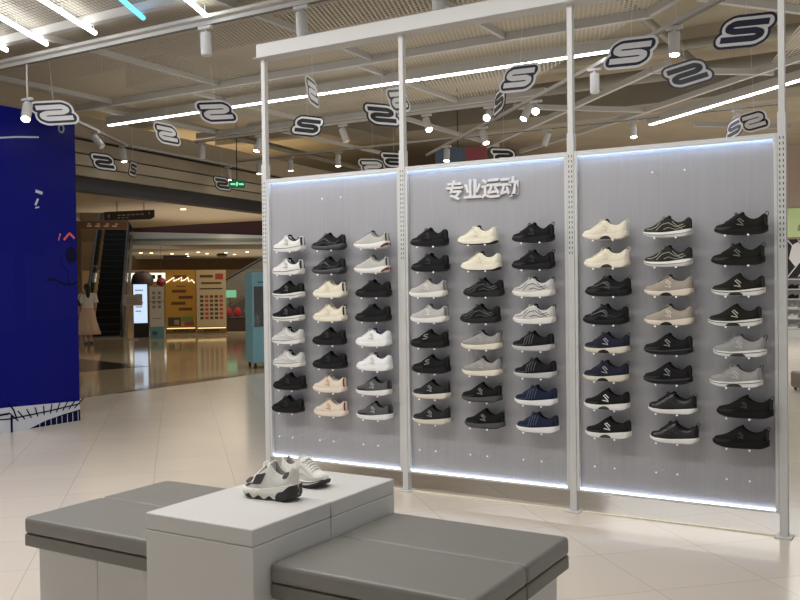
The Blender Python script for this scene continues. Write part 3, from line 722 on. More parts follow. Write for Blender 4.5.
def spot(xy, label, aim=None, on=True, z=3.585, power=14):
    """track spotlight: adapter, stem, white can tipped towards aim, lens"""
    t = thing('track_spotlight', label, 'spotlight', (xy[0], xy[1], z), 0, 'white track spotlights')
    MB().box((-.07, -.018, -.022), (.07, .018, .004)).build('adapter', M_WHITE, t, bevel=.003)
    MB().cyl((0, 0, -.022), (0, 0, -.085), .009, 10).build('stem', M_WHITE, t)
    d = Vector(aim if aim else (0, 0, -1)).normalized(); c0 = Vector((0, 0, -.085)); a = c0-d*.035; b = c0+d*.155
    m = MB().tube([a, a+d*.004, b], [.040, .046, .046], 20); m.build('lamp_can', M_WHITE, t)
    MB().tube([b+d*.0005, b+d*.004], [.038, .038], 20).build('lens', M_LAMP if on else M_LAMPOFF, t)
    if z < 3.4: MB().cyl((0, 0, .0045), (0, 0, 3.589-z), .008, 8).build('drop_rod', M_WHITE, t)
    if on:
        l = bpy.data.lights.new('spot_beam', 'SPOT'); l.energy = power; l.spot_size = math.radians(75); l.spot_blend = .7; l.shadow_soft_size = .04; l.color = (1, .92, .78)
        o = bpy.data.objects.new('spot_beam', l); COL.objects.link(o); o.parent = t; o.location = b+d*.01
        o.rotation_euler = d.to_track_quat('-Z', 'Y').to_euler()
spot((-.92, .36), 'unlit white can spotlight hanging left of the frame at the top', (.05, 0, -1), False)
spot((.08, .36), 'unlit white can spotlight hanging just above the left end of the header beam', (.05, 0, -1), False)
spot((1.29, .36), 'unlit white can spotlight at the top edge above the header beam', None, False)
spot((-3.24, .36), 'lit white spotlight hanging in front of the blue wall', (.42, -.5, -1), True, 3.26)
spot((-5.34, 2.96), 'unlit tilted spotlight below the left end of the LED line', (.7, .2, -.8), False, 3.504)
spot((-5.92, 3.96), 'lit spotlight over the shop front, left of the far hanging signs', (.1, 0, -1), True, 3.504)
spot((-5.16, 4.80), 'unlit upright spotlight right of the small mirrored sign', None, False)
spot((-6.255, 6.6), 'lit spotlight left of the green exit sign', (.1, 0, -1), True, 3.504)
spot((-6.0, 7.12), 'lit spotlight just right of the green exit sign', None, True, 3.65)
spot((-4.05, 4.80), 'lit spotlight right beside the leftmost post', (-.1, -.4, -1), True)
spot((-2.6, 4.80), 'unlit tilted spotlight above the left panel', (.4, 0, -1), False)
spot((-1.3, 4.80), 'lit tilted spotlight above the left end of the middle panel', (.45, -.4, -.8), True)
spot((-.42, 4.80), 'bright lit spotlight under the narrow black sign', (.2, -.9, -.5), True)
spot((.1, 4.80), 'lower of two close lit spotlights above the middle panel', (-.2, -.5, -.8), True)
spot((.34, 4.46), 'brighter upper one of two close lit spotlights above the middle panel', (.3, -.9, -.45), True, 3.515)
spot((-.93, 5.68), 'lit tilted spotlight low above the lettering', (.4, -.2, -.9), True, 3.515)
spot((-2.10, 6.85), 'lit spotlight in front of the blue and red sign', (.1, -.3, -1), True, 3.515)
spot((1.42, 3.33), 'unlit upright can spotlight right of the third post', None, False, 3.515)
spot((2.45, 2.30), 'large lit can spotlight above the right panel', (.05, -.15, -1), True, 3.515)
spot((.68, 7.12), 'lit spotlight low above the left part of the right panel', (.1, -.2, -1), True, 3.65)
spot((-.58, 7.12), 'unlit tilted spotlight right above the middle panel edge', (-.4, 0, -1), False, 3.65)
spot((2.05, 7.12), 'unlit tilted spotlight behind the two signs at right', (-.5, 0, -1), False, 3.65)
spot((-5.3, 7.12), 'lit spotlight peeking over the left panel, nearest the left post', None, True, 3.65)
spot((-4.3, 7.12), 'lit spotlight peeking over the middle of the left panel', None, True, 3.65)

# ------------------------------------------------------------------ hanging S signs
M_NAVY = mat('sign_navy', (26, 32, 62), .4); M_SBLK = mat('sign_black', (28, 27, 30), .4); M_SWHT = mat('sign_white', (238, 238, 240), .45); M_SGRY = mat('sign_grey', (84, 88, 98), .45)
def rounded(pts, r, n=5):
    out = [Vector(pts[0])]
    for a, b, c in zip(pts[:-2], pts[1:-1], pts[2:]):
        a, b, c = Vector(a), Vector(b), Vector(c); u = (a-b); v = (c-b); k = min(r, u.length*.49, v.length*.49); p = b+u.normalized()*k; q = b+v.normalized()*k
        for i in range(n+1):
            t = i/n; out.append(p*(1-t)**2+b*2*t*(1-t)+q*t*t)
    out.append(Vector(pts[-1])); return out
SPTS = rounded([(.52, .20), (-.30, .20), (-.43, .12), (-.43, .06), (-.28, 0), (.28, 0), (.43, -.06), (.43, -.12), (.30, -.20), (-.52, -.20)], .11)
def s_dist(u, v):
    best = 9
    for a, b in zip(SPTS[:-1], SPTS[1:]):
        d = b-a; L2 = d.length_squared; p = Vector((u, v))
        t = 0 if L2 < 1e-12 else min(1, max(0, (p-a).dot(d)/L2)); best = min(best, (p-a-d*t).length)
    return best
def s_layer(wd, th, sc, solid=True):
    m = MB(); hw = wd/2
    fn = lambda u, v, d: ((u+.19*v)*sc, d, v*sc)
    if solid:           # outline of the widened letter, seen from its middle
        poly = []
        for i in range(120):
            a = 2*PI*i/120; c, s_ = math.cos(a), math.sin(a); r = .95
            while s_dist(r*c, r*s_) > hw and r > .02: r -= .006
            poly.append((r*c, r*s_))
        return m.prism(poly, fn, -th/2, th/2)
    P = list(SPTS); n = len(P); Lp = []; Rp = []
    P[0] = P[0]+Vector((hw*.6, 0)); P[-1] = P[-1]-Vector((hw*.6, 0))
    for i in range(n):
        t = (P[min(i+1, n-1)]-P[max(i-1, 0)]).normalized(); nn = Vector((-t.y, t.x)); Lp.append(P[i]+nn*hw); Rp.append(P[i]-nn*hw)
    vs = []; fs = []
    for l_, r_ in zip(Lp, Rp): vs += [fn(l_.x, l_.y, -th/2), fn(r_.x, r_.y, -th/2), fn(r_.x, r_.y, th/2), fn(l_.x, l_.y, th/2)]
    for i in range(n-1):
        for k in range(4): fs.append([i*4+k, i*4+(k+1) % 4, i*4+4+(k+1) % 4, i*4+4+k])
    fs += [[0, 1, 2, 3], [4*n-4, 4*n-3, 4*n-2, 4*n-1]]
    return m.add(vs, fs)
S_ME = {}
def s_meshes(pal):
    if pal not in S_ME:
        a, b, c = dict(N=(M_SWHT, M_NAVY, M_SWHT), K=(M_SWHT, M_SBLK, M_SWHT), D=(M_NAVY, M_SWHT, M_NAVY), B=(M_SBLK, M_SWHT, M_SBLK), G=(M_SGRY, M_SWHT, M_SGRY))[pal]
        sc = .285
        S_ME[pal] = [('plate', s_layer(.46, .008, sc).mesh('plate', a, smooth=False)), ('outline', s_layer(.325, .011, sc).mesh('outline', b, smooth=False)), ('letter', s_layer(.158, .014, sc, False).mesh('letter', c, smooth=False))]
    return S_ME[pal]
def hang_top(x, y):
    inside = (y < 2.42 and x < 2.25-(y-2.42)*.0) or (y < 4.82 and -5.2 < x < min(2.25, -.1+(4.82-y)*.98))
    return ZM-.002 if inside else 4.749
def sign(loc, pal, front, turn, label, tilt=0):
    """front: letter reads the right way from the camera; turn: extra yaw"""
    d = Vector(loc)-CAM; rz = math.atan2(d.y, d.x)-PI/2
    t = thing('hanging_sign', label, 'sign', loc, rz+math.radians(turn)+(0 if front else PI), 'hanging S signs')
    t.rotation_euler.y = math.radians(tilt)
    for nm, me in s_meshes(pal):
        o = bpy.data.objects.new(nm, me); COL.objects.link(o); o.parent = t
    MB().cyl((0, 0, .11), (0, 0, hang_top(loc[0], loc[1])-loc[2]), .0015, 6).build('hanging_wire', M_SWHT, t)
    return t
Zs = 3.25
sign((-3.20, .64, 3.16), 'N', 0, -8, 'mirrored white sign with navy outline in front of the blue wall', 5)
sign((-3.59, 2.54, Zs), 'K', 0, 46, 'mirrored white sign with black outline, just right of the blue wall')
sign((-2.18, 1.86, Zs), 'N', 0, 18, 'mirrored white sign with navy outline overlapping the long LED line', 7)
sign((-5.66, 3.37, 3.175), 'B', 0, 36, 'mirrored black rimmed sign over the dark shop front beside the blue wall')
sign((-5.80, 4.03, 3.155), 'B', 1, 74, 'tiny edge-on black sign over the dark shop front')
sign((-6.10, 6.27, 3.165), 'B', 0, 48, 'small mirrored black sign beside the green exit sign')
sign((-.77, 1.64, Zs), 'K', 0, 74, 'narrow white sign with black outline turned almost edge-on, above the left panel')
sign((-1.9, 3.07, Zs), 'B', 1, 30, 'black rimmed sign in front of the ceiling, left of a tilted spotlight')
sign((-.84, 2.99, Zs), 'B', 0, 26, 'mirrored black rimmed sign just left of the second post')
sign((-.29, 2.42, Zs), 'K', 0, 60, 'white sign with black outline half hidden by the second post', 12)
sign((-2.56, 6.05, Zs), 'B', 0, 24, 'mirrored black sign low behind the second post')
sign((-3.1, 6.32, Zs-.03), 'K', 0, 10, 'white sign with black outline mostly hidden behind the left panel top')
sign((1.1, 2.22, Zs), 'N', 1, -38, 'white sign with navy outline above the lettering, next to the LED line', 5)
sign((.53, 3.04, Zs), 'B', 1, -72, 'narrow black sign turned sideways under the navy outlined one', -6)
sign((-1.06, 6.64, Zs), 'B', 0, 20, 'black sign half hidden behind the top of the middle panel')
sign((2.2, 1.91, Zs), 'N', 1, -20, 'large white sign with navy outline right of the third post', 3)
sign((2.41, 2.92, Zs), 'G', 0, -16, 'mirrored grey rimmed sign below the large lit spotlight', 10)
sign((3.1, 1.76, Zs), 'D', 1, -14, 'largest sign, navy rimmed with navy letter, at top right', 4)
sign((2.13, 6.55, 3.315), 'G', 1, -58, 'small grey lettered sign behind the right panel top', -8)
sign((2.49, 5.76, Zs), 'K', 0, -44, 'mirrored white sign with black outline beside the rightmost post', 3)
# ------------------------------------------------------------------ other things hanging behind
ex = thing('exit_sign', 'small green emergency exit sign over the shop front', 'sign', (-5.72, 6.21, 3.06), .78)
MB().box((-.13, -.012, 0), (.13, .012, .13)).build('sign_box', mat('exit_dark_green', (20, 60, 42), .4, emit=(16, 96, 62), estr=.5), ex)
g = MB(); xf = lambda u, v, d: (u, -.0125-d, v)
for a, b in (((-.09, .05), (-.03, .08)), ((.03, .05), (.09, .08))): g.prism([a, (b[0], a[1]), b, (a[0], b[1])], xf, 0, .001)
g.prism([(.09, .045), (.115, .065), (.09, .085)], xf, 0, .001); g.prism([(-.09, .045), (-.115, .065), (-.09, .085)], xf, 0, .001)
g.prism([(-.02, .03), (.0, .03), (.02, .07), (.015, .10), (-.012, .10), (-.015, .07)], xf, 0, .001)
g.build('pictogram', mat('exit_pale', (150, 230, 190), .4, emit=(120, 230, 170), estr=.9), ex)
MB().cyl((0, 0, .13), (0, 0, 1.689), .008, 8).build('hanging_rod', M_DARK, ex)
bs = thing('hanging_banner_box', 'grey blue and red box sign hanging behind the middle panel', 'sign', (-2.30, 7.6, 3.14), .35)
MB().box((-.36, -.03, 0), (.12, .03, .46)).build('blue_board', mat('sign_slate_blue', (86, 104, 124), .6), bs)
MB().box((.121, -.03, .02), (.46, .03, .46)).build('red_board', mat('sign_dusky_red', (150, 76, 84), .6), bs)
MB().cyl((0, 0, .46), (0, 0, 1.609), .008, 8).build('hanging_rod', M_DARK, bs)

# ------------------------------------------------------------------ the mall beyond the shop front
mang = math.atan2(.699125, -.715)-PI/2           # mall axis
def ML(a, b, z=0): return Vector((CAM.x+a*.699125-b*.715, CAM.y+a*.715+b*.699125, z))
def mbox(mb, a0, a1, b0, b1, z0, z1, m=0):
    c = [ML(a0, b0), ML(a1, b0), ML(a1, b1), ML(a0, b1)]
    return mb.add([(p.x, p.y, z0) for p in c]+[(p.x, p.y, z1) for p in c], [[0,3,2,1],[4,5,6,7],[0,1,5,4],[1,2,6,5],[2,3,7,6],[3,0,4,7]], m)
M_SOF = mat('cream_soffit', (196, 182, 158), .7, noise=.02, nscale=1)
M_MAR = mat('maroon_fascia', (74, 32, 30), .5); M_WB = mat('white_band', (206, 202, 190), .5); M_GB = mat('grey_green_band', (108, 116, 112), .5)
M_BRN = mat('brown_fascia', (120, 92, 54), .6); M_GOLD = mat('warm_shop_wall', (172, 136, 84), .7)
M_DKB = mat('dark_brown', (52, 34, 28), .5)
def curve_band(a0, a1, b0, sag, z0, z1, dep, m, za=0, n=24, zb=0):
    """curved band across the mall: bows towards the shop in the middle; za lets its lower edge rise with a"""
    G = []
    for i in range(n+1):
        u = i/n; a = a0+(a1-a0)*u; b = b0-sag*math.sin(PI*u); zz = z0+za*u
        zt = z1+zb*u; G.append([ML(a, b, zz), ML(a, b, zt), ML(a, b+dep, zt), ML(a, b+dep, zz)])
    trim(MB().grid(G, 0, False, True), m)
trim(MB().prism([(-1.05, 19.5), (9, 19.5), (9, 25), (3.6, 28.0), (1.2, 30.2), (-1.05, 32.5)], lambda u, v, d: ML(u, v, d), 3.5, 3.75), M_SOF)
trim(mbox(MB(), -9, -1.05, 19.5, 26.0, 3.5, 3.75), M_SOF)
trim(mbox(MB(), -12, -2.9, 34.2, 34.6, 0, 5), M_BRN)
trim(mbox(MB(), -12, 12, 37.5, 38, 3.3, 6), M_BRN)
curve_band(-1.2, 8, 34.5, .8, 3.46, 4.4, .4, M_MAR, -.45)
curve_band(-1.3, 10, 34.1, 1.6, 2.96, 3.47, .5, M_WB, 0, zb=-.50)
curve_band(-1.3, 10, 33.9, 1.6, 3.12, 3.20, .1, M_GB, -.12, zb=-.12)
trim(mbox(MB(), -1.3, 10, 33.5, 45.6, 2.82, 2.95), M_SOF)
trim(mbox(MB(), -5, 8, 44.9, 45.4, 2.30, 2.82), M_BRN)
trim(mbox(MB(), -5, 10, 47.5, 47.8, 0, 2.82), M_GOLD)
trim(mbox(MB(), -16, 16, 48.2, 48.5, 0, 8), M_BRN)
trim(mbox(MB(), -14, -2.9, 26.0, 34.2, 3.76, 3.9), M_SOF)
# downlights set in the mall ceilings
M_DL = mat('mall_downlight', (255, 240, 210), .5, emit=(255, 226, 170), estr=7)
for a, b, z, lb in ((-1.5, 20.6, 3.5, 'leftmost round downlight by the escalator sign'), (-1.1, 20.4, 3.5, 'round downlight above the dark direction board'), (-.9, 25.5, 3.5, 'small round downlight under the mall soffit, left'), (2.1, 21.6, 3.5, 'round downlight in the cream soffit at right'), (.5, 24.6, 3.5, 'round downlight in the middle of the cream soffit')):
    tag(MB().cyl((0, 0, 0), (0, 0, -.012), .07, 16).build('downlight', M_DL), lb, 'light', 'downlights in the near mall soffit').location = ML(a, b, z)
for i, (a, b) in enumerate(((-.9, 37), (-.5, 37.2), (.3, 38), (.9, 38.4), (1.3, 36.5), (1.7, 38), (2.4, 37), (2.9, 39), (1.0, 41), (3.2, 36.4))):
    tag(MB().cyl((0, 0, 0), (0, 0, -.012), .06, 12).build('downlight', M_DL), 'tiny round downlight in the far low mall ceiling', 'light', 'downlights in the far mall ceiling').location = ML(a, b, 2.82)
# escalator
es = thing('escalator', 'dark escalator rising away from the mall floor behind the walking woman', 'escalator', ML(-1.72, 27.3), mang)
M_STEP = mat('escalator_step', (30, 30, 30), .5, metal=.3); M_TREAD = mat('escalator_tread', (58, 60, 60), .45, metal=.4); M_BAL = mat('smoked_glass', (34, 40, 38), .12); M_RAIL = mat('rubber_handrail', (20, 20, 21), .5); M_STEEL = mat('brushed_steel', (150, 140, 120), .35, metal=.8)
for i in range(19):
    y = .5+i*.40; z = .02+max(0, i-1)*.205+(.205 if i > 0 else 0)*.6
    m = MB().box((-.40, y, z-.215), (.40, y+.42, z)); m.box((-.40, y-.004, z-.03), (.40, y+.03, z+.002), 1)
    m.build('step', [M_STEP, M_TREAD], es)
for s in (-1, 1):
    prof = [(-.3, .0), (.6, .0), (7.9, 3.75), (7.9, 4.75), (.4, .98), (-.1, .95), (-.35, .7)]
    b = MB().prism(prof, lambda u, v, d, s=s: (s*(.50+d), u, v), -.03, .03).build('balustrade', M_BAL, es)
    MB().tube([(s*.5, -.33, .35), (s*.5, -.36, .7), (s*.5, -.1, .97), (s*.5, .4, 1.0), (s*.5, 7.9, 4.78)], .04, 8).build('handrail', M_RAIL, b)
    MB().prism([(-.3, 0), (.6, .0), (7.9, 3.75), (7.9, 3.95), (.5, .22), (-.3, .2)], lambda u, v, d, s=s: (s*(.57+d), u, v), -.02, .06).build('skirt', M_STEEL, es)
MB().box((-.55, -.55, 0), (.55, .5, .015)).build('comb_plate', M_STEEL, es)
# sign board hung over it and the direction board
M_SGN = mat('brown_sign', (84, 56, 40), .5); M_SGNT = mat('pale_sign_text', (206, 176, 140), .5)
t = thing('overhead_sign', 'brown overhead sign across the top of the escalator', 'sign', ML(-1.70, 26.2, 3.06), mang)
MB().box((-.75, -.05, 0), (.72, .05, .22)).build('board', M_SGN, t, bevel=.01)
g = MB()
for k in range(4): g.box((-.35+k*.22, -.053, .07), (-.22+k*.22, -.050, .10)); g.box((-.33+k*.24, -.053, .13), (-.25+k*.24, -.050, .155))
g.build('printed_marks', M_SGNT, t)
for u in (-.5, .5): MB().cyl((u, 0, .22), (u, 0, .44), .012, 8).build('hanging_rod', M_DARK, t)
t = thing('direction_board', 'dark tilted direction board hanging under the mall ceiling', 'sign', ML(-.80, 22.8, 3.04), mang+.30)
MB().prism([(-.60, .0), (.50, .06), (.60, .12), (.60, .30), (-.45, .22), (-.62, .20)], lambda u, v, d: (u, d, v), -.04, .04).build('board', mat('board_dark_brown', (50, 38, 32), .45), t, bevel=.01)
g = MB()
for k in range(6): g.box((-.30+k*.11, -.043, .12+.01*k), (-.22+k*.11, -.0405, .145+.01*k))
for k in range(3): g.box((-.30+k*.1, -.043, .06+.008*k), (-.24+k*.1, -.0405, .08+.008*k))
g.box((-.52, -.043, .06), (-.49, -.0405, .15)); g.box((.45, -.043, .18), (.48, -.0405, .23))
g.build('printed_marks', mat('board_text', (170, 158, 140), .5), t)
for u, v in ((-.3, .2), (.35, .26)): MB().cyl((u, 0, v), (u, 0, .46), .01, 8).build('hanging_rod', M_DARK, t)
# banner stands
M_YEL = mat('yellow_poster', (196, 150, 52), .5); M_CRM = mat('cream_poster', (206, 190, 152), .5); M_INK = mat('poster_ink', (110, 66, 36), .6); M_PIC = mat('poster_dark_pictures', (80, 66, 50), .6); M_GRN = mat('poster_green', (110, 140, 84), .6); M_RED = mat('poster_red', (176, 76, 56), .6); M_NEON = mat('white_script', (250, 246, 235), .4, emit=(255, 246, 230), estr=1.2); M_GLOW = mat('backlit_base', (255, 230, 170), .5, emit=(255, 220, 150), estr=1.0)
def banner(a, b, label, m):
    t = thing('banner_stand', label, 'poster', ML(a, b), mang, 'tall poster stands in the mall')
    MB().box((-.44, -.03, .22), (.44, .03, 1.95)).build('poster_board', m, t, bevel=.004)
    MB().box((-.45, -.06, .02), (.45, .06, .219)).build('base_box', M_BRN, t, bevel=.004)
    MB().box((-.42, -.064, .17), (.42, -.0605, .2)).build('light_strip', M_GLOW, t)
    g = MB()
    for k in range(5): g.box((-.22+k*.09, -.064, .08+(k % 2)*.01), (-.16+k*.09, -.0605, .14))
    g.build('base_marks', M_BLACK, t)
    return t
t1 = banner(.455, 28.3, 'tall yellow poster stand with white script, beside the cream one', M_YEL)
pf = lambda u, v, d: (u, -.0305-d, v)
def prect(mb, u0, v0, u1, v1, m=0): mb.prism([(u0, v0), (u1, v0), (u1, v1), (u0, v1)], pf, 0, .003, m)
g = MB()
for k, (u, v, wd) in enumerate(((-.25, 1.27, .42), (-.06, 1.08, .42), (-.28, .9, .42), (-.06, .72, .4))): prect(g, u, v, u+wd, v+.09)
prect(g, -.12, 1.45, .14, 1.48); prect(g, -.2, 1.70, .18, 1.80)
g.build('printed_lines', M_INK, t1)
g = MB(); prect(g, -.38, .26, .0, .52, 0); prect(g, .02, .38, .36, .54, 1); prect(g, .1, .26, .38, .37, 2); prect(g, -.2, .3, -.05, .44, 3)
g.build('printed_picture', [M_PIC, M_GRN, M_RED, M_CRM], t1)
MB().tube([(-.42, -.05, 1.58), (-.3, -.05, 1.66), (-.18, -.05, 1.74), (-.2, -.05, 1.62), (-.06, -.05, 1.68), (.05, -.05, 1.75), (.02, -.05, 1.62), (.14, -.05, 1.66), (.22, -.05, 1.74), (.25, -.05, 1.6), (.34, -.05, 1.66), (.42, -.05, 1.56)], .014, 6).build('white_script', M_NEON, t1)
t2 = banner(1.365, 28.06, 'tall cream poster stand printed with a grid of pictures', M_CRM)
g = MB()
for r in range(6):
    for c in range(5): prect(g, -.34+c*.145, .45+r*.13, -.24+c*.145, .53+r*.13, (r*3+c*2) % 3)
prect(g, -.34, 1.72, .05, 1.80, 1); prect(g, .12, 1.66, .36, 1.84, 2); prect(g, -.3, 1.52, .3, 1.58, 1); prect(g, -.34, 1.36, .34, 1.40, 0)
pb = [c for c in t2.children if c.name.startswith('poster_board')][0]
b_ = MB().box((-.44, -.03, .22), (.44, .03, 1.95), 3); b_.add(g.v, g.f); b_.m[6:] = g.m
pb.data = b_.mesh('poster_board', [M_PIC, M_INK, M_RED, M_CRM], smooth=False); pb.modifiers.clear()
# kiosk, totem, notice stand
t = thing('screen_kiosk', 'slim kiosk with a glowing pale screen left of the white totem', 'kiosk', ML(-.69, 27.0), mang)
MB().box((-.22, -.07, 0), (.22, .07, 1.56)).build('housing', M_BLACK, t, bevel=.01)
MB().box((-.19, -.074, .42), (.19, -.0705, 1.53)).build('screen', mat('kiosk_screen', (200, 215, 235), .3, emit=(190, 212, 240), estr=.85), t)
g = MB()
for k in range(6): g.box((-.14, -.078, .75+k*.12), (.02+.03*(k % 3), -.0745, .775+k*.12))
g.build('screen_marks', mat('screen_grey', (130, 146, 170), .4), t)
t = thing('totem_sign', 'white totem sign with a teal base, left of the yellow poster', 'sign', ML(-.23, 26.3), mang)
MB().box((-.19, -.08, .33), (.19, .08, 1.45)).build('white_body', mat('totem_white', (206, 202, 194), .5), t, bevel=.006)
MB().box((-.19, -.08, 0), (.19, .08, .3295)).build('teal_base', mat('totem_teal', (98, 156, 158), .5), t, bevel=.006)
g = MB(); tf = lambda u, v, d: (u, -.0805-d, v)
def trect(u0, v0, u1, v1, m=0): g.prism([(u0, v0), (u1, v0), (u1, v1), (u0, v1)], tf, 0, .003, m)
for r in range(4):
    for c in range(2): trect(-.12+c*.15, .85+r*.13, -.04+c*.15, .93+r*.13, 0)
trect(-.19, 1.03, .19, 1.05, 1); trect(-.12, .55, .12, .57, 0); trect(-.13, .1, .0, .2, 2)
g.build('printed_marks', [mat('totem_ink', (140, 130, 120), .6), mat('totem_teal_line', (90, 150, 150), .6), mat('totem_ink_dark', (50, 100, 104), .6)], t)
t = thing('notice_stand', 'small notice board on a thin pole beside the escalator', 'sign', ML(-.86, 25.9), mang)
MB().box((-.25, -.02, .94), (.25, .02, 1.24)).build('board', mat('notice_pale', (178, 168, 152), .5), t, bevel=.004)
MB().cyl((0, .03, .02), (0, .03, 1.1), .015, 10).build('pole', M_STEEL, t)
MB().cyl((0, .03, 0), (0, .03, .02), .14, 20).build('base_disc', M_STEEL, t)
g = MB()
for k in range(4): g.box((-.18, -.0235, 1.0+k*.05), (.18-.03*k, -.0205, 1.015+k*.05))
g.build('printed_lines', mat('notice_ink', (130, 122, 112), .6), t)
# far shop front things
t = thing('shop_sign', 'glowing white shop sign on the far mall shops', 'sign', ML(-.85, 45.5, 1.75), mang)
MB().box((-1.7, -.06, 0), (1.1, .06, .42)).build('light_box', mat('signbox_white', (240, 238, 228), .5, emit=(255, 246, 226), estr=1.0), t)
g = MB()
for k in range(2): g.box((.2+k*.3, -.065, .12), (.4+k*.3, -.0605, .32))
g.build('sign_mark', M_DARK, t)
t = thing('shop_sign', 'small glowing white sign on the far brown fascia', 'sign', ML(-2.3, 44.8, 2.38), mang)
MB().box((-.45, -.05, 0), (.45, .05, .16)).build('light_box', MATS['signbox_white'], t)
t = thing('dome_canopy', 'dark domed kiosk canopy behind the notice stand', 'kiosk', ML(-.70, 30.2), mang)
MB().lathe([(.02, 1.98), (.18, 1.95), (.30, 1.84), (.35, 1.68), (.34, 1.55), (.28, 1.50)][::-1], 20).build('dome', M_DKB, t)
MB().cyl((0, 0, 0), (0, 0, 1.52), .20, 14).build('stem', M_DKB, t)
tag(MB().lathe([(.03, 0), (.12, .05), (.16, .15), (.12, .25), (.03, .30)], 16).build('lantern', mat('lantern_red', (120, 26, 30), .5)), 'small dark red round lantern left of the yellow poster', 'lantern').location = ML(-.12, 30.9, 1.47)
MB().cyl((0, 0, .30), (0, 0, 1.35), .006, 6).build('cord', M_DARK, bpy.data.objects['lantern'])
# ceiling box units
for a, b, lb in ((.45, 40.0, 'dark box hanging under the far mall ceiling'), (2.3, 38.0, 'small dark dome hanging under the far mall ceiling')):
    if 'dome' in lb: o = MB().lathe([(.16, 0), (.24, .06), (.16, .14)], 16).build('ceiling_dome', M_DKB)
    else: o = MB().box((-.5, -.2, 0), (.5, .2, .16)).build('ceiling_unit', M_DKB, bevel=.02)
    tag(o, lb, 'ceiling fitting'); o.location = ML(a, b, 2.66 if 'box' in lb else 2.68); o.rotation_euler.z = mang
# second escalator at the right, seen from the side
t = thing('escalator', 'side of a second escalator with slanting handrail, right of the posters', 'escalator', ML(1.5, 31.3), mang, )
MB().prism([(-.3, 0), (4.5, 0), (4.5, 3.0), (.2, .5), (-.3, .45)], lambda u, v, d: (u, d, v), 0, 1.1).build('truss_side', mat('dark_cladding', (66, 60, 52), .5), t)
b = MB().prism([(-.2, .55), (.2, .6), (4.5, 3.1), (4.5, 3.95), (.2, 1.45), (-.2, 1.35)], lambda u, v, d: (u, d, v), .02, .05).build('balustrade', mat('clear_glass_panel', (120, 122, 116), .1, alpha=.35), t)
MB().tube([(-.25, .035, 1.0), (-.2, .035, 1.4), (.2, .035, 1.5), (4.5, .035, 4.0)], .04, 8).build('handrail', M_RAIL, b)
# dark counter with plush, red goods
t = thing('mall_counter', 'low dark counter with goods beyond the posters', 'counter', ML(2.25, 29.6), mang)
MB().box((-.42, -.25, 0), (.9, .25, .42)).build('body', M_DKB, t, bevel=.01)
MB().box((-.44, -.27, .4205), (.92, .27, .46)).build('top', M_DARK, t, bevel=.005)
for k, (u, c, lb) in enumerate(((-.27, (140, 40, 38), 'red item leftmost on the dark mall counter'), (.02, (150, 36, 36), 'red item in the middle of the dark mall counter'), (.31, (90, 84, 80), 'grey item rightmost on the dark mall counter'))):
    o = MB().lathe([(.02, 0), (.11, .02), (.125, .12), (.09, .24), (.03, .30)], 14).build('plush_toy', mat('counter_goods_%d' % k, c, .9), None)
    tag(o, lb, 'toy', 'goods on the dark mall counter'); o.location = ML(2.25+u, 29.6, .46)
t = thing('counter_screen', 'pale green glowing screen above the dark mall counter', 'screen', ML(2.06, 30.0, 0), mang)
MB().box((-.2, -.02, 1.08), (.2, .02, 1.32)).build('panel', mat('green_screen', (120, 180, 150), .4, emit=(90, 170, 130), estr=.5), t, bevel=.004)
MB().cyl((0, .03, 0), (0, .03, 1.2), .02, 8).build('pole', M_DARK, t)
# candy-blue kiosk cart on castors
t = thing('vending_cart', 'light blue display cart on castors, half hidden by the leftmost post', 'cart', ML(1.70, 15.9), mang+.15)
M_CB = mat('cart_light_blue', (124, 176, 192), .45); M_CG = mat('cart_dark_glass', (52, 58, 60), .1)
MB().box((-.30, -.25, .10), (.30, .25, .72)).build('cabinet', M_CB, t, bevel=.01)
m = MB(); m.box((-.30, -.25, .7205), (-.265, .25, 1.66)); m.box((.265, -.25, .7205), (.30, .25, 1.66)); m.box((-.265, -.25, 1.42), (.265, .25, 1.66)); m.box((-.265, .21, .7205), (.265, .25, 1.42))
m.build('window_frame', M_CB, t)
MB().box((-.264, -.246, .722), (.264, -.24, 1.419)).build('window_glass', mat('cart_glass', (120, 130, 132), .05, alpha=.25), t)
MB().box((-.264, .205, .722), (.264, .2095, 1.419)).build('inner_back', M_CG, t)
g = MB(); cf = lambda u, v, d: (u, -.2505-d, v)
g.prism([(-.06, .30), (-.02, .22), (.10, .22), (.14, .34), (.10, .46), (.0, .47), (-.07, .40)], cf, 0, .003, 0)
g.prism([(-.07, .44), (-.04, .52), (.0, .47)], cf, 0, .004, 1); g.prism([(.06, .47), (.1, .53), (.12, .44)], cf, 0, .004, 1); g.prism([(.02, .23), (.10, .23), (.12, .32), (.04, .32)], cf, .003, .006, 1)
g.prism([(-.2, 1.48), (.0, 1.48), (.0, 1.50), (-.2, 1.50)], cf, 0, .003, 2)
g.build('printed_picture', [mat('cart_white', (220, 216, 210), .5), mat('cart_brown_red', (150, 80, 72), .5), mat('cart_navy', (50, 80, 100), .5)], t)
for sx in (-.24, .24):
    for sy in (-.2, .2):
        c = MB().cyl((sx, sy, .06), (sx, sy, .0995), .016, 8); c.cyl((sx-.014, sy+.02, .04), (sx+.014, sy+.02, .04), .0395, 14); c.build('castor', M_BLACK, t)
for k, (u, h, c, lb) in enumerate(((-.16, .22, (150, 150, 150), 'grey plush toy in the window of the blue cart'), (-.02, .17, (40, 40, 42), 'black plush toy in the window of the blue cart'), (.13, .16, (206, 104, 56), 'orange plush toy in the window of the blue cart'))):
    q = ML(1.70, 15.9); r_ = mang+.15
    o = MB().lathe([(.02, 0), (.06, .01), (.07, h*.35), (.045, h*.6), (.05, h*.8), (.01, h)], 14).build('plush_toy', mat('cart_toy_%d' % k, c, .9))
    tag(o, lb, 'toy', 'plush toys in the blue cart'); o.location = (q.x+u*math.cos(r_), q.y+u*math.sin(r_), .7205)
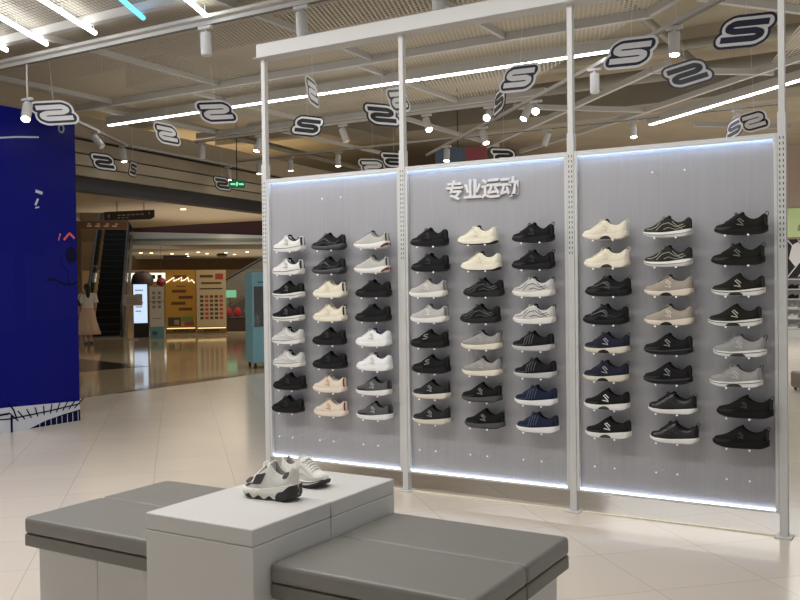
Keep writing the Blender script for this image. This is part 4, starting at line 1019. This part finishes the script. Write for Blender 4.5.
#==WOMAN==
# ------------------------------------------------------------------ the walking woman
SKIN = mat('skin', (196, 150, 124), .6); M_HAIR = mat('dark_hair', (24, 19, 18), .55); M_BLOUSE = mat('white_blouse', (222, 216, 208), .8); M_SKIRT = mat('beige_skirt', (206, 176, 152), .8); M_SHOE = mat('black_shoe', (28, 26, 26), .5)
wo = thing('person', 'woman in white blouse and long beige skirt walking by the escalator, seen from behind', 'person', ML(-1.93, 24.4), mang+.25)
V = []; Ed = []; Rr = []
def node(p, r, par=None, r2=None):
    V.append(p); Rr.append((r, r2 or r)); i = len(V)-1
    if par is not None: Ed.append((par, i))
    return i
pel = node((0, 0, .84), .115, None, .10); sp1 = node((0, .0, .98), .10, pel, .085); sp2 = node((0, .005, 1.13), .11, sp1, .085); ch = node((0, .0, 1.25), .10, sp2, .075)
nk = node((0, .01, 1.33), .045, ch); hd0 = node((0, .02, 1.395), .06, nk, .068); hd1 = node((0, .02, 1.47), .075, hd0, .088); hd2 = node((0, .015, 1.53), .05, hd1, .06)
nose = node((0, .112, 1.44), .010, hd1)
for s_ in (-1, 1):
    node((s_*.085, .015, 1.44), .012, hd1)          # ear
    sh = node((s_*.15, -.0, 1.26), .052, ch); el = node((s_*.20, -.02 if s_ > 0 else .03, 1.02), .034, sh); wr = node((s_*.19, .05 if s_ > 0 else .12, .82), .024, el)
    pm = node((s_*.185, .065 if s_ > 0 else .14, .775), .026, wr, .014); x0, y0 = s_*.18, (.07 if s_ > 0 else .15)
    for k, ln_ in enumerate((.055, .065, .06, .048)):
        f1 = node((x0+s_*.002, y0-.025+.016*k, .735), .008, pm); node((x0-s_*.008, y0-.020+.016*k, .735-ln_*.6), .007, f1)
    t_ = node((x0-s_*.022, y0+.03, .755), .009, wr); node((x0-s_*.026, y0+.036, .725), .007, t_)
    hip = node((s_*.085, 0, .78), .085, pel); kn = node((s_*.085, .10 if s_ > 0 else -.04, .45), .052, hip); an = node((s_*.085, .06 if s_ > 0 else -.20, .085), .032, kn)
    hl = node((s_*.085, .04 if s_ > 0 else -.215, .045), .030, an); node((s_*.09, .17 if s_ > 0 else -.08, .035), .028, hl, .02)
me = bpy.data.meshes.new('body'); me.from_pydata(V, Ed, []); me.materials.append(SKIN)
bo = bpy.data.objects.new('body', me); COL.objects.link(bo); bo.parent = wo
md = bo.modifiers.new('skin', 'SKIN'); md.use_smooth_shade = True
lay = me.skin_vertices[0].data if me.skin_vertices else None
if lay is None:
    bm2 = bmesh.new(); bm2.from_mesh(me); bm2.verts.layers.skin.verify(); bm2.to_mesh(me); bm2.free(); lay = me.skin_vertices[0].data
for i, rr in enumerate(Rr): lay[i].radius = rr; lay[i].use_root = (i == 0)
bo.modifiers.new('smooth', 'SUBSURF').levels = 1; bo.modifiers['smooth'].render_levels = 2
def rings(rows, n=24, fold=0, nf=9):
    G = []
    for cx_, cy_, z_, rx, ry, fk in rows:
        G.append([(cx_+rx*(1+fold*fk*math.sin(nf*2*PI*j/n))*math.cos(2*PI*j/n), cy_+ry*(1+fold*fk*math.sin(nf*2*PI*j/n))*math.sin(2*PI*j/n), z_) for j in range(n)])
    return G
o = MB().grid(rings([(0, 0, 1.0, .118, .095, 0), (0, 0, .93, .145, .115, .2), (0, 0, .8, .185, .15, .6), (.0, .0, .6, .215, .19, 1), (.01, -.01, .42, .255, .235, 1), (.02, -.02, .25, .30, .275, 1)], 54, .05), 0, False, True).build('skirt', M_SKIRT, wo, angle=80); o.modifiers.new('solid', 'SOLIDIFY').thickness = .004
m = MB().grid(rings([(0, 0, .93, .160, .125, 1), (0, 0, 1.0, .15, .118, 1), (0, .003, 1.12, .15, .115, 0), (0, .003, 1.22, .165, .115, 0), (0, 0, 1.28, .155, .095, 0), (0, 0, 1.32, .09, .072, 0), (0, .005, 1.335, .062, .06, 0)], 32, .02), 0, False, True)
for s_ in (-1, 1): m.tube([(s_*.115, 0, 1.27), (s_*.165, -.003, 1.235), (s_*.188, -.008, 1.13), (s_*.200, -.012, 1.06)], [.062, .070, .070, .076], 14)
m.build('blouse', M_BLOUSE, wo, angle=80)
m = MB(); G = []
for i in range(11):
    ph = -PI/2+PI*i/10; z_ = 1.465+.095*math.sin(ph); rr = math.cos(ph)
    G.append([(.092*rr*math.cos(2*PI*j/20), .002+.098*rr*math.sin(2*PI*j/20)*(1 if math.sin(2*PI*j/20) < 0 or z_ > 1.50 else .35), z_) for j in range(20)])
m.grid(G, 0, False, True); m.tube([(0, -.075, 1.45), (0, -.095, 1.36), (0, -.10, 1.26), (0, -.095, 1.18)], [.07, .065, .05, .02], 14)
m.build('hair', M_HAIR, wo, angle=80)
m = MB()
for s_ in (-1, 1): m.lathe([(.004, 0), (.008, .004), (.004, .008)], 8, 0, (s_*.03, .098, 1.462))
m.build('eye', M_HAIR, wo)
MB().box((-.02, .096, 1.405), (.02, .101, 1.412)).build('mouth', mat('lips', (150, 80, 76), .5), wo)
for s_ in (-1, 1):
    y0 = .03 if s_ > 0 else -.225
    MB().grid(rings([(s_*.088, y0+.07, 0, .045, .125, 0), (s_*.088, y0+.07, .02, .046, .127, 0), (s_*.088, y0+.065, .05, .040, .115, 0), (s_*.088, y0+.04, .065, .034, .07, 0)], 18), 0, False, True).build('shoe', M_SHOE, wo, angle=80)
q = ML(-1.93, 24.4); r_ = mang+.25
bg = thing('shoulder_bag', 'small black shoulder bag hanging at the left side of the woman', 'bag', q+Vector((-.235*math.cos(r_), -.235*math.sin(r_), .98)), r_)
MB().grid(rings([(0, 0, 0, .045, .10, 0), (0, 0, .02, .055, .115, 0), (0, 0, .12, .05, .11, 0), (0, 0, .16, .03, .09, 0)], 16), 0, False, True).build('pouch', M_BLACK, bg, angle=80)
MB().tube([(0, -.08, .15), (.06, -.09, .30), (.13, -.03, .345), (.07, .10, .30), (0, .08, .15)], .008, 6).build('strap', M_BLACK, bg)

# ------------------------------------------------------------------ far right: the wall of the shop behind the last post
BY = 18.79
t = thing('display_shelf', 'white shelf unit with rows of small shoes at the far right back wall', 'shelf', (1.0, BY-.36, 0))
m = MB(); m.box((0, .32, .0), (1.9, .355, 1.45))
m.build('back_board', M_WHITE, t)
for z_ in (.22, .46, .70, .94, 1.18, 1.42): MB().box((0, 0, z_), (1.9, .319, z_+.022)).build('shelf_board', M_WHITE, t)
for x in (-.021, 1.9005): MB().box((x, 0, 0), (x+.02, .355, 1.45)).build('side_panel', M_WHITE, t)
MB().box((0, .02, 0), (1.9, .319, .2195)).build('drawer_base', M_WHITE, t, bevel=.003)
proto = {}
rown = ['top', 'second', 'middle', 'fourth', 'lowest']
for k, z_ in enumerate((1.202, .962, .722, .482, .242)):
    key = (8, 3) if k < 2 else ((5, 1) if k % 2 else (4, 2))
    pr_ = [p for p in make_shoe(STY[key]) if p[0] in ('upper', 'midsole', 'lining', 'outsole')]
    for j in range(4):
        tt = thing('sneaker', 'tiny %s sneaker on the %s shelf at far right, %s from the left' % ('black' if k < 2 else 'grey', rown[k], ['first', 'second', 'third', 'fourth'][j]), 'shoe', (1.19+.44*j, BY-.20, z_), .0, 'small sneakers on the far right shelves'); add_parts(tt, pr_)
pgx = lambda u, v, d: (u, BY-d, v)
t = thing('wall_poster', 'pale green lightbox poster with a shoe picture high on the far right wall', 'poster', (0, 0, 0))
MB().box((1.0, BY-.06, 2.47), (2.9, BY-.002, 3.18)).build('light_box', mat('poster_pale_green', (188, 208, 150), .5, emit=(188, 208, 150), estr=.15), t)
MB().prism([(1.30, 2.62), (1.85, 2.62), (1.85, 2.80), (1.75, 2.98), (1.62, 2.98), (1.52, 2.86), (1.32, 2.76)], pgx, .0605, .066).build('shoe_picture', mat('poster_shoe', (150, 160, 124), .6), t)
t = thing('wall_poster', 'black and white lattice poster below the green one on the far right wall', 'poster', (0, 0, 0))
MB().box((1.0, BY-.06, 1.48), (2.9, BY-.002, 2.42)).build('board', M_BLACK, t)
m = MB()
for i in range(14):
    x = .7+i*.24
    for sg in (-1, 1):
        a = Vector((x-sg*.35, 1.49)); b = Vector((x+sg*.35, 2.41))
        if min(a.x, b.x) < 1.01 or max(a.x, b.x) > 2.89: continue
        n_ = Vector((-(b-a).y, (b-a).x)).normalized()*.012
        m.prism([a-n_, b-n_, b+n_, a+n_], pgx, .061+.003*(sg > 0), .063+.003*(sg > 0))
m.build('white_lattice', M_SWHT, t, smooth=False)
MB().prism([(1.10, 1.95), (1.24, 1.75), (1.40, 1.9), (1.45, 2.15), (1.32, 2.35), (1.18, 2.28)], pgx, .0675, .069).build('white_figure', M_SWHT, t, smooth=False)
t = thing('low_stool', 'low brownish grey stool on the floor at the right edge, behind the last post', 'stool', (2.95, 7.2, 0), .5)
MB().box((-.22, -.22, .03), (.22, .22, .24)).build('padded_seat', mat('stool_fabric', (128, 116, 104), .7), t, bevel=.03, seg=3)
for sx in (-.17, .17):
    for sy in (-.17, .17): MB().cyl((sx, sy, 0), (sx, sy, .0295), .018, 10).build('leg', M_DARK, t)
